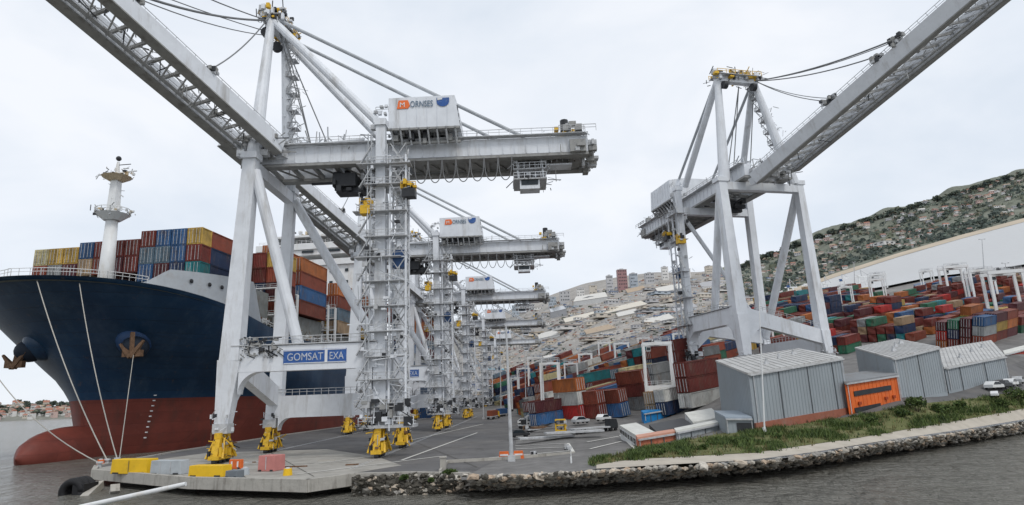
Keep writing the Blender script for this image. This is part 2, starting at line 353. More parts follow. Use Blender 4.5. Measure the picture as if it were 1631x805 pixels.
# ------------------------------------------------------------------ ground sheets
WATERZ = -2.0
def water_mat():
    m = bpy.data.materials.new('harbour_water'); m.use_nodes = True; nt = m.node_tree; b = nt.nodes['Principled BSDF']
    b.inputs['Base Color'].default_value = (.19, .183, .16, 1); b.inputs['Roughness'].default_value = .2; b.inputs['IOR'].default_value = 1.33
    g = nd(nt, 'ShaderNodeNewGeometry')
    hs = []
    for sc, st, ds in (((.22, .10, 1), 3.0, 1.0), ((.9, .45, 1), 3.0, .35), ((.05, .03, 1), 2, 1.6)):
        mp = nd(nt, 'ShaderNodeMapping'); mp.inputs['Scale'].default_value = sc; mp.inputs['Rotation'].default_value = (0, 0, .5); lk(nt, g.outputs['Position'], mp.inputs[0])
        n = nd(nt, 'ShaderNodeTexNoise'); n.inputs['Scale'].default_value = 1.6; n.inputs['Detail'].default_value = st+2; n.inputs['Roughness'].default_value = .6; lk(nt, mp.outputs[0], n.inputs['Vector'])
        mu = nd(nt, 'ShaderNodeMath', operation='MULTIPLY'); mu.inputs[1].default_value = ds; lk(nt, n.outputs['Fac'], mu.inputs[0]); hs.append(mu)
    a = nd(nt, 'ShaderNodeMath', operation='ADD'); lk(nt, hs[0].outputs[0], a.inputs[0]); lk(nt, hs[1].outputs[0], a.inputs[1])
    a2 = nd(nt, 'ShaderNodeMath', operation='ADD'); lk(nt, a.outputs[0], a2.inputs[0]); lk(nt, hs[2].outputs[0], a2.inputs[1])
    bp = nd(nt, 'ShaderNodeBump'); bp.inputs['Strength'].default_value = 1; bp.inputs['Distance'].default_value = 3.4; lk(nt, a2.outputs[0], bp.inputs['Height']); lk(nt, bp.outputs[0], b.inputs['Normal'])
    return m
WAT = water_mat()
mb = MB(); mb.poly([(-9000, -300, WATERZ), (9000, -300, WATERZ), (9000, 12000, WATERZ), (-9000, 12000, WATERZ)], [(0, 1, 2, 3)], WAT)
tag(mb.build('water'), kind='structure')

# terrain material from a per-vertex colour, broken up by noise
def vmat():
    m = bpy.data.materials.new('land_surface'); m.use_nodes = True; nt = m.node_tree; b = nt.nodes['Principled BSDF']; b.inputs['Roughness'].default_value = .95
    at_ = nd(nt, 'ShaderNodeVertexColor'); at_.layer_name = 'tone'
    g = nd(nt, 'ShaderNodeNewGeometry'); out = at_.outputs['Color']
    for sc, lo, hi in ((.02, .75, 1.25), (.12, .7, 1.3), (.5, .75, 1.25)):
        n = nd(nt, 'ShaderNodeTexNoise'); n.inputs['Scale'].default_value = sc; n.inputs['Detail'].default_value = 8; n.inputs['Roughness'].default_value = .7; lk(nt, g.outputs['Position'], n.inputs['Vector'])
        mr = nd(nt, 'ShaderNodeMapRange'); mr.inputs[1].default_value = .3; mr.inputs[2].default_value = .7; mr.inputs[3].default_value = lo; mr.inputs[4].default_value = hi; lk(nt, n.outputs['Fac'], mr.inputs[0])
        sv = nd(nt, 'ShaderNodeVectorMath', operation='SCALE'); lk(nt, out, sv.inputs[0]); lk(nt, mr.outputs[0], sv.inputs['Scale']); out = sv.outputs[0]
    lk(nt, out, b.inputs['Base Color']); return m
LAND = vmat()
def tone(px, py, Y):  # far hill and city tones lightened in place of haze
    if Y < 430: return (.15, .145, .14)
    if px > 1150 and Y > 850: return (.15, .16, .125)
    if px < 1150 and Y > 480:
        return (.31, .29, .265)
    return (.19, .18, .17)
NU, NV = 150, 170
us = np.concatenate([np.linspace(-.10, 1.0, NU)])
crx = [p.x/p.y for p in CR3]; cry = [p.y for p in CR3]
mb = MB(); pts = []; cols = []
for u in us:
    yc = float(np.interp(u, crx, cry)); Ys = np.exp(np.linspace(math.log(yc), math.log(1720), NV)); Ys[-1] = 1900
    Z = gz(u*Ys, Ys); Z[0] = min(Z[0], ZCR); Z[-1] = Z[-2]-25
    for Y, z in zip(Ys, Z):
        p = V((u*Y, Y, float(z))); pts.append(p); q = proj(p); cols.append(tone(q[0], q[1], Y))
F = [(i*NV+j, (i+1)*NV+j, (i+1)*NV+j+1, i*NV+j+1) for i in range(len(us)-1) for j in range(NV-1)]
mb.poly(pts, F, LAND); terr = tag(mb.build('terrain', smooth=True), kind='structure')
ca = terr.data.color_attributes.new('tone', 'FLOAT_COLOR', 'POINT')
ca.data.foreach_set('color', np.array([(*c, 1) for c in cols], dtype=np.float32).ravel())

# far hill that carries the city, running down to the left behind the ship
RIDGE = [(440, 655), (560, 610), (650, 570), (720, 540), (780, 520), (860, 492)]
mb = MB(); pts = []; cols = []; n1, n2 = 60, 16
for i in range(n1):
    px = 440+(860-440)*i/(n1-1); top = at(px, interp(RIDGE, px), 1600); u = top.x/1600
    for j in range(n2):
        t = j/(n2-1); Y = 700+t*1100
        if j == n2-1: Y = 1900
        z = -3+(top.z+3)*float(ss(min(1, (Y-700)/900)))
        if j == n2-1: z *= .9
        pts.append(V((u*Y, Y, z))); cols.append((.24, .23, .21))
mb.poly(pts, [(i*n2+j, (i+1)*n2+j, (i+1)*n2+j+1, i*n2+j+1) for i in range(n1-1) for j in range(n2-1)], LAND)
o = tag(mb.build('far_hill', smooth=True), kind='structure')
ca = o.data.color_attributes.new('tone', 'FLOAT_COLOR', 'POINT'); ca.data.foreach_set('color', np.array([(*c, 1) for c in cols], dtype=np.float32).ravel())

def drape(name, top, bot, x0, x1, nx, ny, mat, off=.12, flat=None, kind='structure'):
    """a sheet laid on the ground between two lines"""
    mb = MB(); P = []
    for i in range(nx+1):
        px = x0+(x1-x0)*i/nx; a = interp(top, px); b = interp(bot, px)
        for j in range(ny+1):
            py = b+(a-b)*j/ny
            p = onz(px, py, flat) if flat is not None else ground(px, py)
            P.append(p+V((0, 0, off)))
    mb.poly(P, [(i*(ny+1)+j, (i+1)*(ny+1)+j, (i+1)*(ny+1)+j+1, i*(ny+1)+j+1) for i in range(nx) for j in range(ny)], mat)
    return tag(mb.build(name, smooth=True), kind=kind)
PATHT = [(950, 742), (985, 736), (1033, 732), (1200, 723), (1367, 699), (1534, 670), (1680, 643)]
PATHB = [(a, b+1) for a, b in CREST]
SAND = pm('sandy_path', (.44, .40, .34), rough=.95, var=.15, scale=.4, dirt=.5, dirtcol=(.3, .26, .2), dscale=.3)
drape('sand_path', PATHT, PATHB, 950, 1660, 60, 4, SAND, .10)
GRT = [(930, 738), (985, 726), (1033, 714), (1159, 690), (1242, 682), (1367, 663), (1450, 646), (1550, 636), (1680, 616)]
GRASSM = pm('grass_soil', (.115, .125, .045), rough=.95, var=.4, scale=.5, dirt=.8, dirtcol=(.21, .17, .10), dscale=.25)
drape('grass_bank', GRT, PATHT, 950, 1660, 70, 5, GRASSM, .14)
RDT = [(1355, 650), (1400, 648), (1480, 625), (1560, 602), (1600, 570), (1680, 525)]
drape('access_road', [(1340, 655), (1480, 622), (1560, 598), (1680, 560)], GRT, 1340, 1660, 50, 5, ASPH, .12)

# bay beyond the yard and its beach
FARS = [(1150, 505), (1230, 479), (1330, 443), (1430, 411), (1530, 382), (1680, 342)]
NEARS = [(1150, 508), (1230, 492), (1330, 474), (1418, 459), (1485, 445), (1560, 437), (1680, 418)]
BAYW = bpy.data.materials.new('bay_water'); BAYW.use_nodes = True
bb = BAYW.node_tree.nodes['Principled BSDF']; bb.inputs['Roughness'].default_value = .3; bb.inputs['Base Color'].default_value = (.46, .46, .455, 1)
gnt = BAYW.node_tree; g = nd(gnt, 'ShaderNodeNewGeometry'); n = nd(gnt, 'ShaderNodeTexNoise'); n.inputs['Scale'].default_value = .08; n.inputs['Detail'].default_value = 6; lk(gnt, g.outputs['Position'], n.inputs['Vector'])
bp = nd(gnt, 'ShaderNodeBump'); bp.inputs['Strength'].default_value = .7; bp.inputs['Distance'].default_value = 1.5; lk(gnt, n.outputs['Fac'], bp.inputs['Height']); lk(gnt, bp.outputs[0], bb.inputs['Normal'])
drape('bay_water', FARS, NEARS, 1150, 1675, 110, 14, BAYW, 2.0)
BEACH = pm('beach_sand', (.47, .40, .31), rough=.95, var=.15, scale=.02)
drape('beach', [(a, b-5) for a, b in FARS], [(a, b+1) for a, b in FARS], 1180, 1675, 90, 3, BEACH, 2.4)
# ------------------------------------------------------------------ quay
ORD = ['bottom', 'second', 'third', 'fourth', 'fifth', 'sixth', 'seventh', 'eighth', 'ninth', 'tenth', 'eleventh', 'twelfth', 'thirteenth', 'fourteenth', 'fifteenth']
NTH = ['first']+ORD[1:]
qp = [onz(146, 751), onz(300, 764), onz(490, 768), onz(565, 758), onz(650, 756), onz(745, 757), V((-2, 110, 0)), V((-2, 300, 0)), V((-12, 900, 0)), V((-55, 900, 0)), V((-57, 400, 0)), V((-74, 200, 0)), V((-75, 140, 0)), onz(150, 744)]
mb = MB(); mb.poly([p+V((0, 0, .02)) for p in qp], [tuple(range(len(qp)))], ASPH)
tag(mb.build('quay_apron'), kind='structure')
mb = MB(); mb.poly([onz(*q)+V((0, 0, .045)) for q in ((150, 751), (300, 763), (488, 766), (560, 755), (640, 742), (600, 728), (520, 716), (330, 722), (160, 745))], [tuple(range(9))], pm('worn_concrete_slab', (.34, .325, .295), rough=.9, var=.25, scale=.3, dirt=.8, dirtcol=(.19, .175, .15), dscale=.2, bump=.2)); tag(mb.build('quay_slab'), kind='structure')
mb = MB()
for a, b in list(zip(qp[:5], qp[1:6]))+list(zip(qp[9:13], qp[10:14]))+[(qp[13], qp[0])]:
    d = (b-a).normalized(); nrm = V((d.y, -d.x, 0))
    # capping beam with a raised kerb
    mb.beam(a-V((0, 0, .58))-nrm*.3, b-V((0, 0, .58))-nrm*.3, .75, 1.15, CONC, side=nrm)
    mb.beam(a+V((0, 0, .14))-nrm*.3, b+V((0, 0, .14))-nrm*.3, .7, .28, CONC, side=nrm)
tag(mb.build('quay_edge'), kind='structure')
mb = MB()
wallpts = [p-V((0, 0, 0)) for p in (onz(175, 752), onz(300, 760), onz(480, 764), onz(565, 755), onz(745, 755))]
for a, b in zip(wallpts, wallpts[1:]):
    mb.beam(a+V((.5, 2.5, -2.2)), b+V((0, 2.5, -2.2)), .4, 2.6, pm('under_slab_shade', (.05, .047, .042), rough=.8, var=.3, bump=.3))  # shade under the slab painted as a dark wall
tag(mb.build('under_slab_dark_wall'), kind='structure')
# splayed pile at the seaward corner and piles below the slab
for (a, b) in (((160, 766), (132, 792)), ((185, 770), (180, 786))):
    mb = MB(); p = onz(a[0], a[1]-8, 0)+V((0, 0, -1.2)); q = onz(b[0], b[1], WATERZ-.1)
    q.z = WATERZ-.6; mb.beam(p, q, 1.1, 1.1, CONC, 1.0, 1.0)
    tag(mb.build('concrete_pile'), label='splayed concrete pile at the outer corner of the quay' if a[0] == 160 else 'concrete pile standing in the shadow below the quay slab', cat='pile', group='piles under the quay edge')
# lines and crane rails on the apron
mb = MB()
for X in (-50.5, -24.0):
    for dx in (-.25, .25): mb.box((X+dx, 400, .035), (.12, 620, .05), GALV)
mb.build('crane_rail'); tag(bpy.data.objects['crane_rail'], kind='structure')
mb = MB()
def gline(a, b, wd=.48, mat=LINE, off=.09):
    n = 8; L = []
    for i in range(n+1):
        px = a[0]+(b[0]-a[0])*i/n; py = a[1]+(b[1]-a[1])*i/n; p = ground(px, py, 70) if px > 750 else onz(px, py)
        L.append(V((p.x, p.y, p.z+off)))
    for p, q in zip(L, L[1:]):
        d = (q-p).normalized(); s_ = d.cross(V((0, 0, 1))).normalized()*wd/2
        mb.poly([p-s_, p+s_, q+s_, q-s_], [(0, 1, 2, 3)], mat)
for a, b in (((820, 711), (906, 707)), ((822, 703), (902, 699)), ((820, 697), (895, 692)), ((825, 691), (890, 687)), ((905, 707), (914, 722)), ((822, 716), (908, 713)), ((840, 682), (880, 679)), ((935, 705), (985, 696)), ((940, 716), (990, 704)), ((830, 686), (885, 683)), ((703, 737), (908, 719)), ((610, 712), (770, 676)), ((640, 734), (760, 690)), ((955, 668), (1020, 660)), ((988, 694), (1012, 716)), ((500, 740), (600, 727)), ((470, 757), (700, 728))):
    gline(a, b)
tag(mb.build('road_markings'), kind='structure')
mb = MB()
JM = pm('slab_joint_dark', (.10, .095, .085), rough=.95)  # dark joint lines between the slabs
for a, b in (((230, 734), (262, 760)), ((330, 724), (392, 762)), ((430, 721), (500, 760)), ((210, 745), (560, 738)), ((300, 732), (590, 727)), ((650, 700), (760, 745)), ((600, 742), (755, 738))): gline(a, b, .16, JM, .07)
tag(mb.build('slab_joints'), kind='structure')
# kerb between apron and rocks
mb = MB()
kp = [onz(700, 755)+V((0, .5, 0)), onz(712, 738), onz(800, 733), onz(915, 724)]
for a, b in zip(kp, kp[1:]): mb.beam(a+V((0, 0, .2)), b+V((0, 0, .2)), .3, .45, CONC)
tag(mb.build('kerb'), kind='structure')

# ------------------------------------------------------------------ containers
PAL = {'dark red': (.16, .030, .022), 'rust red': (.24, .055, .030), 'orange': (.42, .13, .035), 'navy blue': (.018, .038, .095), 'blue': (.035, .105, .24), 'grey blue': (.12, .18, .23),
       'yellow': (.48, .31, .07), 'teal': (.02, .20, .22), 'green': (.03, .14, .08), 'white': (.55, .55, .52), 'grey': (.26, .27, .27), 'maroon': (.10, .025, .03), 'tan': (.36, .25, .15), 'pale yellow': (.50, .44, .24), 'bright red': (.45, .03, .025)}
CM = {}
def cont_mesh(L, W, H, colr, doors=False):
    key = (round(L, 1), round(W, 1), round(H, 1), colr)
    if key in CM: return CM[key]
    m = container_mat(colr.replace(' ', '_')+'_container_paint', PAL[colr]); mb = MB(); t = .035*W
    mb.box((0, 0, H/2), (L-2*t, W-2*t, H-2*t), m)
    for y in (-1, 1):
        for z in (t*.8, H-t*.8): mb.box((0, y*(W/2-t*.8), z), (L, t*1.6, t*1.6), m)
        for x in (-1, 1): mb.box((x*(L/2-t*.8), y*(W/2-t*.8), H/2), (t*1.6, t*1.6, H-t*3.2), m)
    for x in (-1, 1):
        for z in (t*.8, H-t*.8): mb.box((x*(L/2-t*.8), 0, z), (t*1.6, W-t*3.2, t*1.6), m)
    ob = mb.build('shipping_container'); me = ob.data; bpy.data.objects.remove(ob); CM[key] = me
    return me
DMC = {}
def door_mesh(W, H, colr):
    key = (round(W, 1), round(H, 1), colr)
    if key in DMC: return DMC[key]
    m = container_mat(colr.replace(' ', '_')+'_container_paint', PAL[colr]); mb = MB()
    mb.box((0, 0, 0), (.12, W*.44, H*.88), m)
    for k in (-.25, .25): mb.box((-.12, k*W*.44, 0), (.1, .09, H*.86), GALV)
    for k in (-.3, .15, .38): mb.box((-.08, 0, k*H*.88), (.06, W*.42, .08), m)
    ob = mb.build('door'); me = ob.data; bpy.data.objects.remove(ob); DMC[key] = me; return me
def container(Mx, L, W, H, colr, label, group, doors=False, name='shipping_container'):
    o = bpy.data.objects.new(name, cont_mesh(L, W, H, colr)); COL.objects.link(o); o.matrix_world = Mx
    tag(o, label, 'container', group)
    if doors:
        for s_ in (-1, 1):
            d = bpy.data.objects.new('door', door_mesh(W, H, colr)); COL.objects.link(d); d.parent = o; d.location = (-L/2-.02, s_*W*.235, H/2)
    return o

# ------------------------------------------------------------------ the ship
SO = V((-116.6, 150, WATERZ)); PSI = math.radians(5.5)
SA = V((math.sin(PSI), math.cos(PSI), 0)); SB = V((math.cos(PSI), -math.sin(PSI), 0)); CB = 3.0
def SW(s_, b, z): return SO+SA*s_+SB*b+V((0, 0, z))
HB = 34.0; SEND = 330
def deckz(s_): return 41.6-9.6*float(ss((s_+16)/82))
LEV = [(-3, None, 16, 85, .85), (0, None, 14, 85, .85), (3, None, 13, 83, .82), (7, None, 13, 80, .80), (11, None, 12.5, 77, .77), (14, 0, 12, 75, .75), (None, .12, 10.6, 70, .73), (None, .25, 9.2, 63, .69), (None, .38, 7.0, 56, .63), (None, .52, 4.0, 50, .58), (None, .68, -.5, 45, .54), (None, .84, -6.5, 43, .52), (None, 1.0, -13, 42, .50)]
SJ = [0, .15, .5, 1, 1.8, 3, 4.5, 6.5, 9, 12, 15, 19, 24, 30, 36, 43, 50, 60, 70, 85, 100, 140, 200, 260, 300, 320, 330]
def hullrow(k):
    z0, f, s0, Lf, q = LEV[k]; R = []
    for j in SJ:
        s_ = s0+j*(SEND-s0)/330; t = min(1, (s_-s0)/Lf); b = HB*(1-(1-t)**2)**q if t > 0 else 0
        if s_ > 300: b *= math.sqrt(max(.3, 1-((s_-300)/45)**2))
        z = z0 if z0 is not None else 14+f*(deckz(s_)-14)
        R.append((s_, b, z))
    return R
rows = [hullrow(k) for k in range(len(LEV))]
ship = empty('container_ship', SW(20, CB, 0)); tag(ship, 'huge navy blue container ship with red lower hull and bulbous bow moored at the quay', 'ship')
bpy.context.view_layer.update()
inv = ship.matrix_world.inverted()
class SMB(MB):
    """builder in ship coordinates: s aft, b to starboard, z above water"""
    def build(s, name, parent=ship, smooth=False):
        s.v = [tuple(SW(*p)-ship.location) for p in s.v]
        s.f = [f[::-1] for f in s.f]
        return MB.build(s, name, parent, smooth)
mb = SMB(); nS = len(SJ)
for side in (1, -1):
    P = [(a, CB+side*b, z) for r in rows for a, b, z in r]
    for k in range(len(LEV)-1):
        fs = []
        for j in range(nS-1):
            q = (k*nS+j, k*nS+j+1, (k+1)*nS+j+1, (k+1)*nS+j); fs.append(q if side == -1 else q[::-1])
        idx = sorted({i for f in fs for i in f}); mp_ = {i: n for n, i in enumerate(idx)}
        mb.poly([P[i] for i in idx], [tuple(mp_[i] for i in f) for f in fs], HULLR if k < 5 else HULLB)
# transom
last = [(r[-1][0], r[-1][1], r[-1][2]) for r in rows]
P = [(a, CB+b, z) for a, b, z in last]+[(a, CB-b, z) for a, b, z in last]; n = len(last)
mb.poly(P, [(k, k+1, n+k+1, n+k) for k in range(n-1)], HULLB)
hull = mb.build('hull', smooth=True)
bmz = __import__('bmesh'); bm = bmz.new(); bm.from_mesh(hull.data); bmz.ops.remove_doubles(bm, verts=bm.verts, dist=.01); bmz.ops.recalc_face_normals(bm, faces=bm.faces); bm.to_mesh(hull.data); bm.free()
# bulb
mb = SMB(); P = []; nr, na_ = 18, 20
for i in range(nr+1):
    t = i/nr; s_ = -5+t*38; k = math.sqrt(max(0, 1-(1-min(1, t*38/15))**2)) if t*38 < 15 else 1.0
    for j in range(na_):
        a = 2*math.pi*j/na_; zc = 1.4; rz = 6.4*k; rb = 4.8*k*(1-.2*t)
        P.append((s_, CB+rb*math.cos(a), zc+rz*math.sin(a)*(1 if math.sin(a) > 0 else .9)))
mb.poly(P, [(i*na_+j, i*na_+(j+1) % na_, (i+1)*na_+(j+1) % na_, (i+1)*na_+j) for i in range(nr) for j in range(na_)], HULLR)
mb.build('bulbous_bow', smooth=True)
# decks
mb = SMB(); top = rows[-1]; P = [(a, CB+b*.985, z-1.0) for a, b, z in top]+[(a, CB-b*.985, z-1.0) for a, b, z in top]; n = len(top)
mb.poly(P, [(k, k+1, n+k+1, n+k) for k in range(n-1)], pm('green_grey_deck', (.12, .14, .13), var=.3, dirt=.5)); mb.build('deck')
def deckb(s_):
    t = min(1, max(0, (s_+13)/42)); return HB*(1-(1-t)**2)**.5
# fendering line / rubbing marks, draught marks
for k in range(9):
    s_ = 24; zz = 4+k*1.35; mb = SMB()
    mb.box((s_+k*.15-3, CB+HB*(1-(1-((s_-12.5)/77))**2)**.77+.25+k*.12-1.0, zz), (.45, .5, .3), STEELW)
    mb.build('draught_mark')
# white bulwark breakwater on the starboard bow
mb = SMB(); prev = None; q = []
for i in range(30):
    s_ = -1+i*39/29; b = CB+deckb(s_)-.5; zb = deckz(s_)-.2; zt = 44.6+(s_+1)*.05
    if s_ > 33: zt = zb+(zt-zb)*(38.2-s_)/5.2
    if s_ < 4: zt = zb+(zt-zb)*(s_+1)/5
    q.append(((s_, b, zb), (s_, b-.35, max(zt, zb+.1))))
P = [p for a in q for p in a]; mb.poly(P, [(2*i, 2*i+2, 2*i+3, 2*i+1) for i in range(len(q)-1)], pm('pale_grey_bulwark', (.42, .45, .48), var=.08, dirt=.3, dirtcol=(.3, .2, .12)))
bul = mb.build('bulwark')
for s_ in (9, 14, 18, 23.5, 28): SMB().ball((s_, CB+deckb(s_)-.45, 42.6-(s_-9)*.03), (.8, .25, .55), DARK, 8, 5).build('fairlead_hole', bul)
# rail round the bow
mb = SMB()
for sd_ in (1, -1):
    L = [(s_, CB+sd_*(deckb(s_)-.4), deckz(s_)) for s_ in np.linspace(-13, 0 if sd_ == 1 else 60, 14)]
    for a, b in zip(L, L[1:]): mb.rail(a, b, STEELW, h=1.7, step=2.4, r=.1)
    if sd_ == 1: mb.build('railing'); mb = SMB()
mb.build('railing'); mb = SMB()
L = [(s_, CB+deckb(s_)-.4, deckz(s_)) for s_ in np.linspace(38, 325, 60)]
for a, b in zip(L, L[1:]): mb.rail(a, b, STEELW, h=1.7, step=2.4, r=.12)
mb.build('railing')
# forecastle gear
mb = SMB(); random.seed(3)
for i in range(26):
    s_ = random.uniform(6, 18); b = random.uniform(-16, 14)
    if abs(b-CB) < deckb(s_)-3: SMB().box((s_, b, deckz(s_)+.9), (random.uniform(.8, 2), random.uniform(.8, 2.6), random.uniform(1.8, 5)), random.choice([STEELW, STEELW, pm('cream_paint', (.55, .45, .30), var=.2), RUST, GALV, BLUEP])).build('deck_locker', ship)
for s_, b in ((3, 0), (12, -8), (12, 12)):
    for d in (-.8, .8): SMB().tube([(s_, b+d, deckz(s_)-1), (s_, b+d, deckz(s_)+1.5)], .5, DARK, 8).build('mooring_bitt', ship)
for s_ in np.linspace(40, 150, 30): SMB().clutter((s_, CB+HB-2.2, deckz(s_)+1.0), (3, 2.5, 3.5), 4, [STEELW, pm('cream_paint', (.5, .4, .3)), GALV, DARK, RUST], .3, 1.4).rods((s_, CB+HB-2.2, deckz(s_)+1.5), (3, 2.5, 4), 7, [STEELW, GALV, RUST], .8, 3, .12).build('deck_gear', ship)
# foremast
mast = None
mb = SMB(); ms, mbb = 18.5, CB-2.3
mb.tube([(ms, mbb, deckz(18)-2), (ms, mbb, 64)], 2.3, STEELW, 20, 1.5); mast = mb.build('foremast', smooth=False)
for f in mast.data.polygons: f.use_smooth = len(f.vertices) == 4
mb = SMB(); mb.tube([(ms, mbb, 63.4), (ms, mbb, 64.3), (ms, mbb, 65.2)], 2.2, STEELW, 12, 4.4)
for k in range(12):
    a = k*math.pi/6; p = (ms+4.4*math.cos(a), mbb+4.4*math.sin(a), 65.2); a2 = a+math.pi/6; q = (ms+4.4*math.cos(a2), mbb+4.4*math.sin(a2), 65.2)
    mb.rail(p, q, STEELW, h=1.5, step=2, r=.13)
mb.clutter((ms, mbb, 65.8), (8, 9, 3), 26, [STEELW, GALV, pm('cream_paint', (.5, .4, .3)), DARK], .3, 1.0); mb.rods((ms, mbb, 66.5), (8, 9, 3), 26, [STEELW, GALV, DARK], .6, 2.4, .13); mb.build('mast_platform', mast)
mb = SMB(); mb.beam((ms, mbb, 64.6), (ms, mbb, 76), 2.5, 2.5, STEELW, 1.9, 1.9); mb.rods((ms, mbb, 70), (3.4, 3.4, 9), 14, [STEELW, GALV], .6, 1.8, .12)
mb.tube([(ms, mbb, 75.2), (ms, mbb, 76.4)], 2.0, pm('cream_paint', (.5, .4, .3)), 10, 4.0); mb.rods((ms, mbb, 77.5), (6, 9, 3), 24, [STEELW, GALV, DARK], .6, 2.4, .13); mb.clutter((ms, mbb, 77), (5, 8.4, 2), 18, [STEELW, pm('cream_paint', (.5, .4, .3)), DARK], .3, 1.0)
mb.beam((ms, mbb-6, 77.4), (ms, mbb+6, 77.8), .3, .3, STEELW)
mb.tube([(ms, mbb, 76), (ms, mbb, 81)], .8, STEELW, 8, .35); mb.ball((ms, mbb, 82), .75, DARK, 8, 6); mb.beam((ms, mbb-.5, 80), (ms, mbb+4, 80), .18, .18, DARK)
mb.build('mast_top', mast)
# anchor pockets and anchors
def anchor(s_, b, z, sg):
    mb = SMB(); mb.ball((s_+1.6, b-sg*1.6, z+.8), (5.2, 4.0, 4.4), pm('dull_pocket_blue', (.018, .055, .14), rough=.5, var=.25, dirt=.4, dirtcol=(.02, .03, .05)) if sg > 0 else HULLB, 20, 14); pk = mb.build('anchor_pocket', smooth=True)
    mb = SMB(); o = V((s_-4.6, b+sg*2.4, z-1.2)) if sg > 0 else V((s_-3.2, b-1.6, z-2.4))
    mh = MB.build; hb = SMB(); hb.ball((s_-1.2, b+sg*.6, z-1.6) if sg > 0 else (s_-.6, b-.2, z-1.2), (3.6, 3.0, 2.8), pm('pocket_shadow_paint', (.012, .02, .035), rough=.7), 14, 10); hb.build('anchor_recess_shade', pk, smooth=True)  # dark ball paints in the shade of the hollow
    mb.beam(o+V((.5, -sg*.6, 3)), o+V((0, 0, -3.0)), .9, .9, RUST)
    mb.beam(o+V((0, 0, -3.0)), o+V((0, 2.9, .8)), 1.3, 1.2, RUST, .5, .5); mb.beam(o+V((0, 0, -3.0)), o+V((0, -3.2, .2)), 1.3, 1.2, RUST, .5, .5)
    mb.beam(o+V((.4, -2.4, -2.2)), o+V((.4, 2.4, -2.2)), 1.2, 1.6, RUST); mb.build('anchor', pk)
anchor(9.5, 18.6, 28, 1); anchor(7.5, -8.2, 27.8, -1)
# hatch coamings and lashing bridges between bays, superstructure
BAYS = [(24, 45.5, 22, 45.0), (49, 60, 11, 39.5), (64, 86, 22, 40.5), (98, 120, 22, 37.5), (124, 146, 22, 37.5), (184, 206, 22, 37), (212, 234, 22, 37), (240, 262, 22, 37), (268, 290, 22, 37), (294, 316, 22, 37)]
mb = SMB()
for s0, s1, L, z in BAYS: mb.box(((s0+s1)/2, CB, (deckz(s0)-1.5+z)/2), (s1-s0+.5, 2*min(HB-3, deckb(s0)-2.5), z-deckz(s0)+1.5), pm('coaming_grey', (.20, .21, .2), var=.3, dirt=.5))
mb.build('hatch_coaming')
for s_ in (47.3, 62, 88, 95, 122, 148, 181, 209, 237, 265, 292):
    mb = SMB(); bb = deckb(s_)-1.2
    for b in np.linspace(-bb, bb, 14): mb.box((s_, CB+b, (deckz(s_)-1+47)/2), (1.1, .5, 47-deckz(s_)+1), STEELW if abs(b) > bb-1 else GALV)
    for z in (38.5, 43, 47): mb.box((s_, CB, z), (1.6, 2*bb, .35), STEELW); mb.rail((s_, CB-bb, z), (s_, CB+bb, z), GALV, h=1.4, r=.1)
    mb.build('lashing_bridge')
mb = SMB(); mb.box((167, CB, 55), (15, 56, 48), STEELW)
for z, wd in ((80.5, 52), (86, 64)): mb.box((166, CB, z), (16, wd, 3), STEELW)
mb.box((164, CB, 89.0), (14, 71, 3.2), STEELW); mb.box((164, CB, 94.2), (15, 58, 1.0), STEELW); mb.box((166, CB, 92.3), (11, 50, 3.2), STEELW)
mb.box((166, CB+2, 97), (9, 20, 5), STEELW); mb.clutter((166, CB, 97), (12, 44, 5), 60, [STEELW, pm('cream_paint', (.5, .4, .3)), DARK, GALV], .5, 1.8)
mb.tube([(166, CB, 96), (166, CB, 110)], 1.0, STEELW, 8, .5); mb.beam((166, CB-7, 104), (166, CB+7, 104), .5, .5, STEELW); mb.rail((157.5, CB-34, 90.6), (157.5, CB+34, 90.6), STEELW, h=1.6, step=2.5, r=.12)
for sg in (1, -1):
    mb.prism([(159, CB+sg*35, 87.5), (159, CB+sg*28, 87.5), (159, CB+sg*28, 74)], (10, 0, 0), STEELW)
sup = mb.build('superstructure')
for b in np.arange(-24, 24.1, 3): SMB().box((159.9, CB+b, 92.3), (.5, 2.5, 2.0), GLASS).build('bridge_window', sup)
for z in (60, 65, 70, 76):
    for b in (-20, -12, -4, 4, 12, 20): SMB().box((159.3, CB+b, z), (.4, 1.6, 1.5), GLASS).build('window', sup)
for b in (-22, -8, 6, 20): SMB().box((157.6, CB+b, 86.2), (.4, 6, 1.2), GLASS).build('window', sup)
mb = SMB(); mb.box((222, CB, 62), (14, 22, 64), pm('cream_paint', (.5, .4, .3)), taper=.8)
for k in (-4, 0, 4): mb.tube([(222, CB+k, 92), (222, CB+k, 99)], 1.5, DARK, 10)
mb.build('funnel')
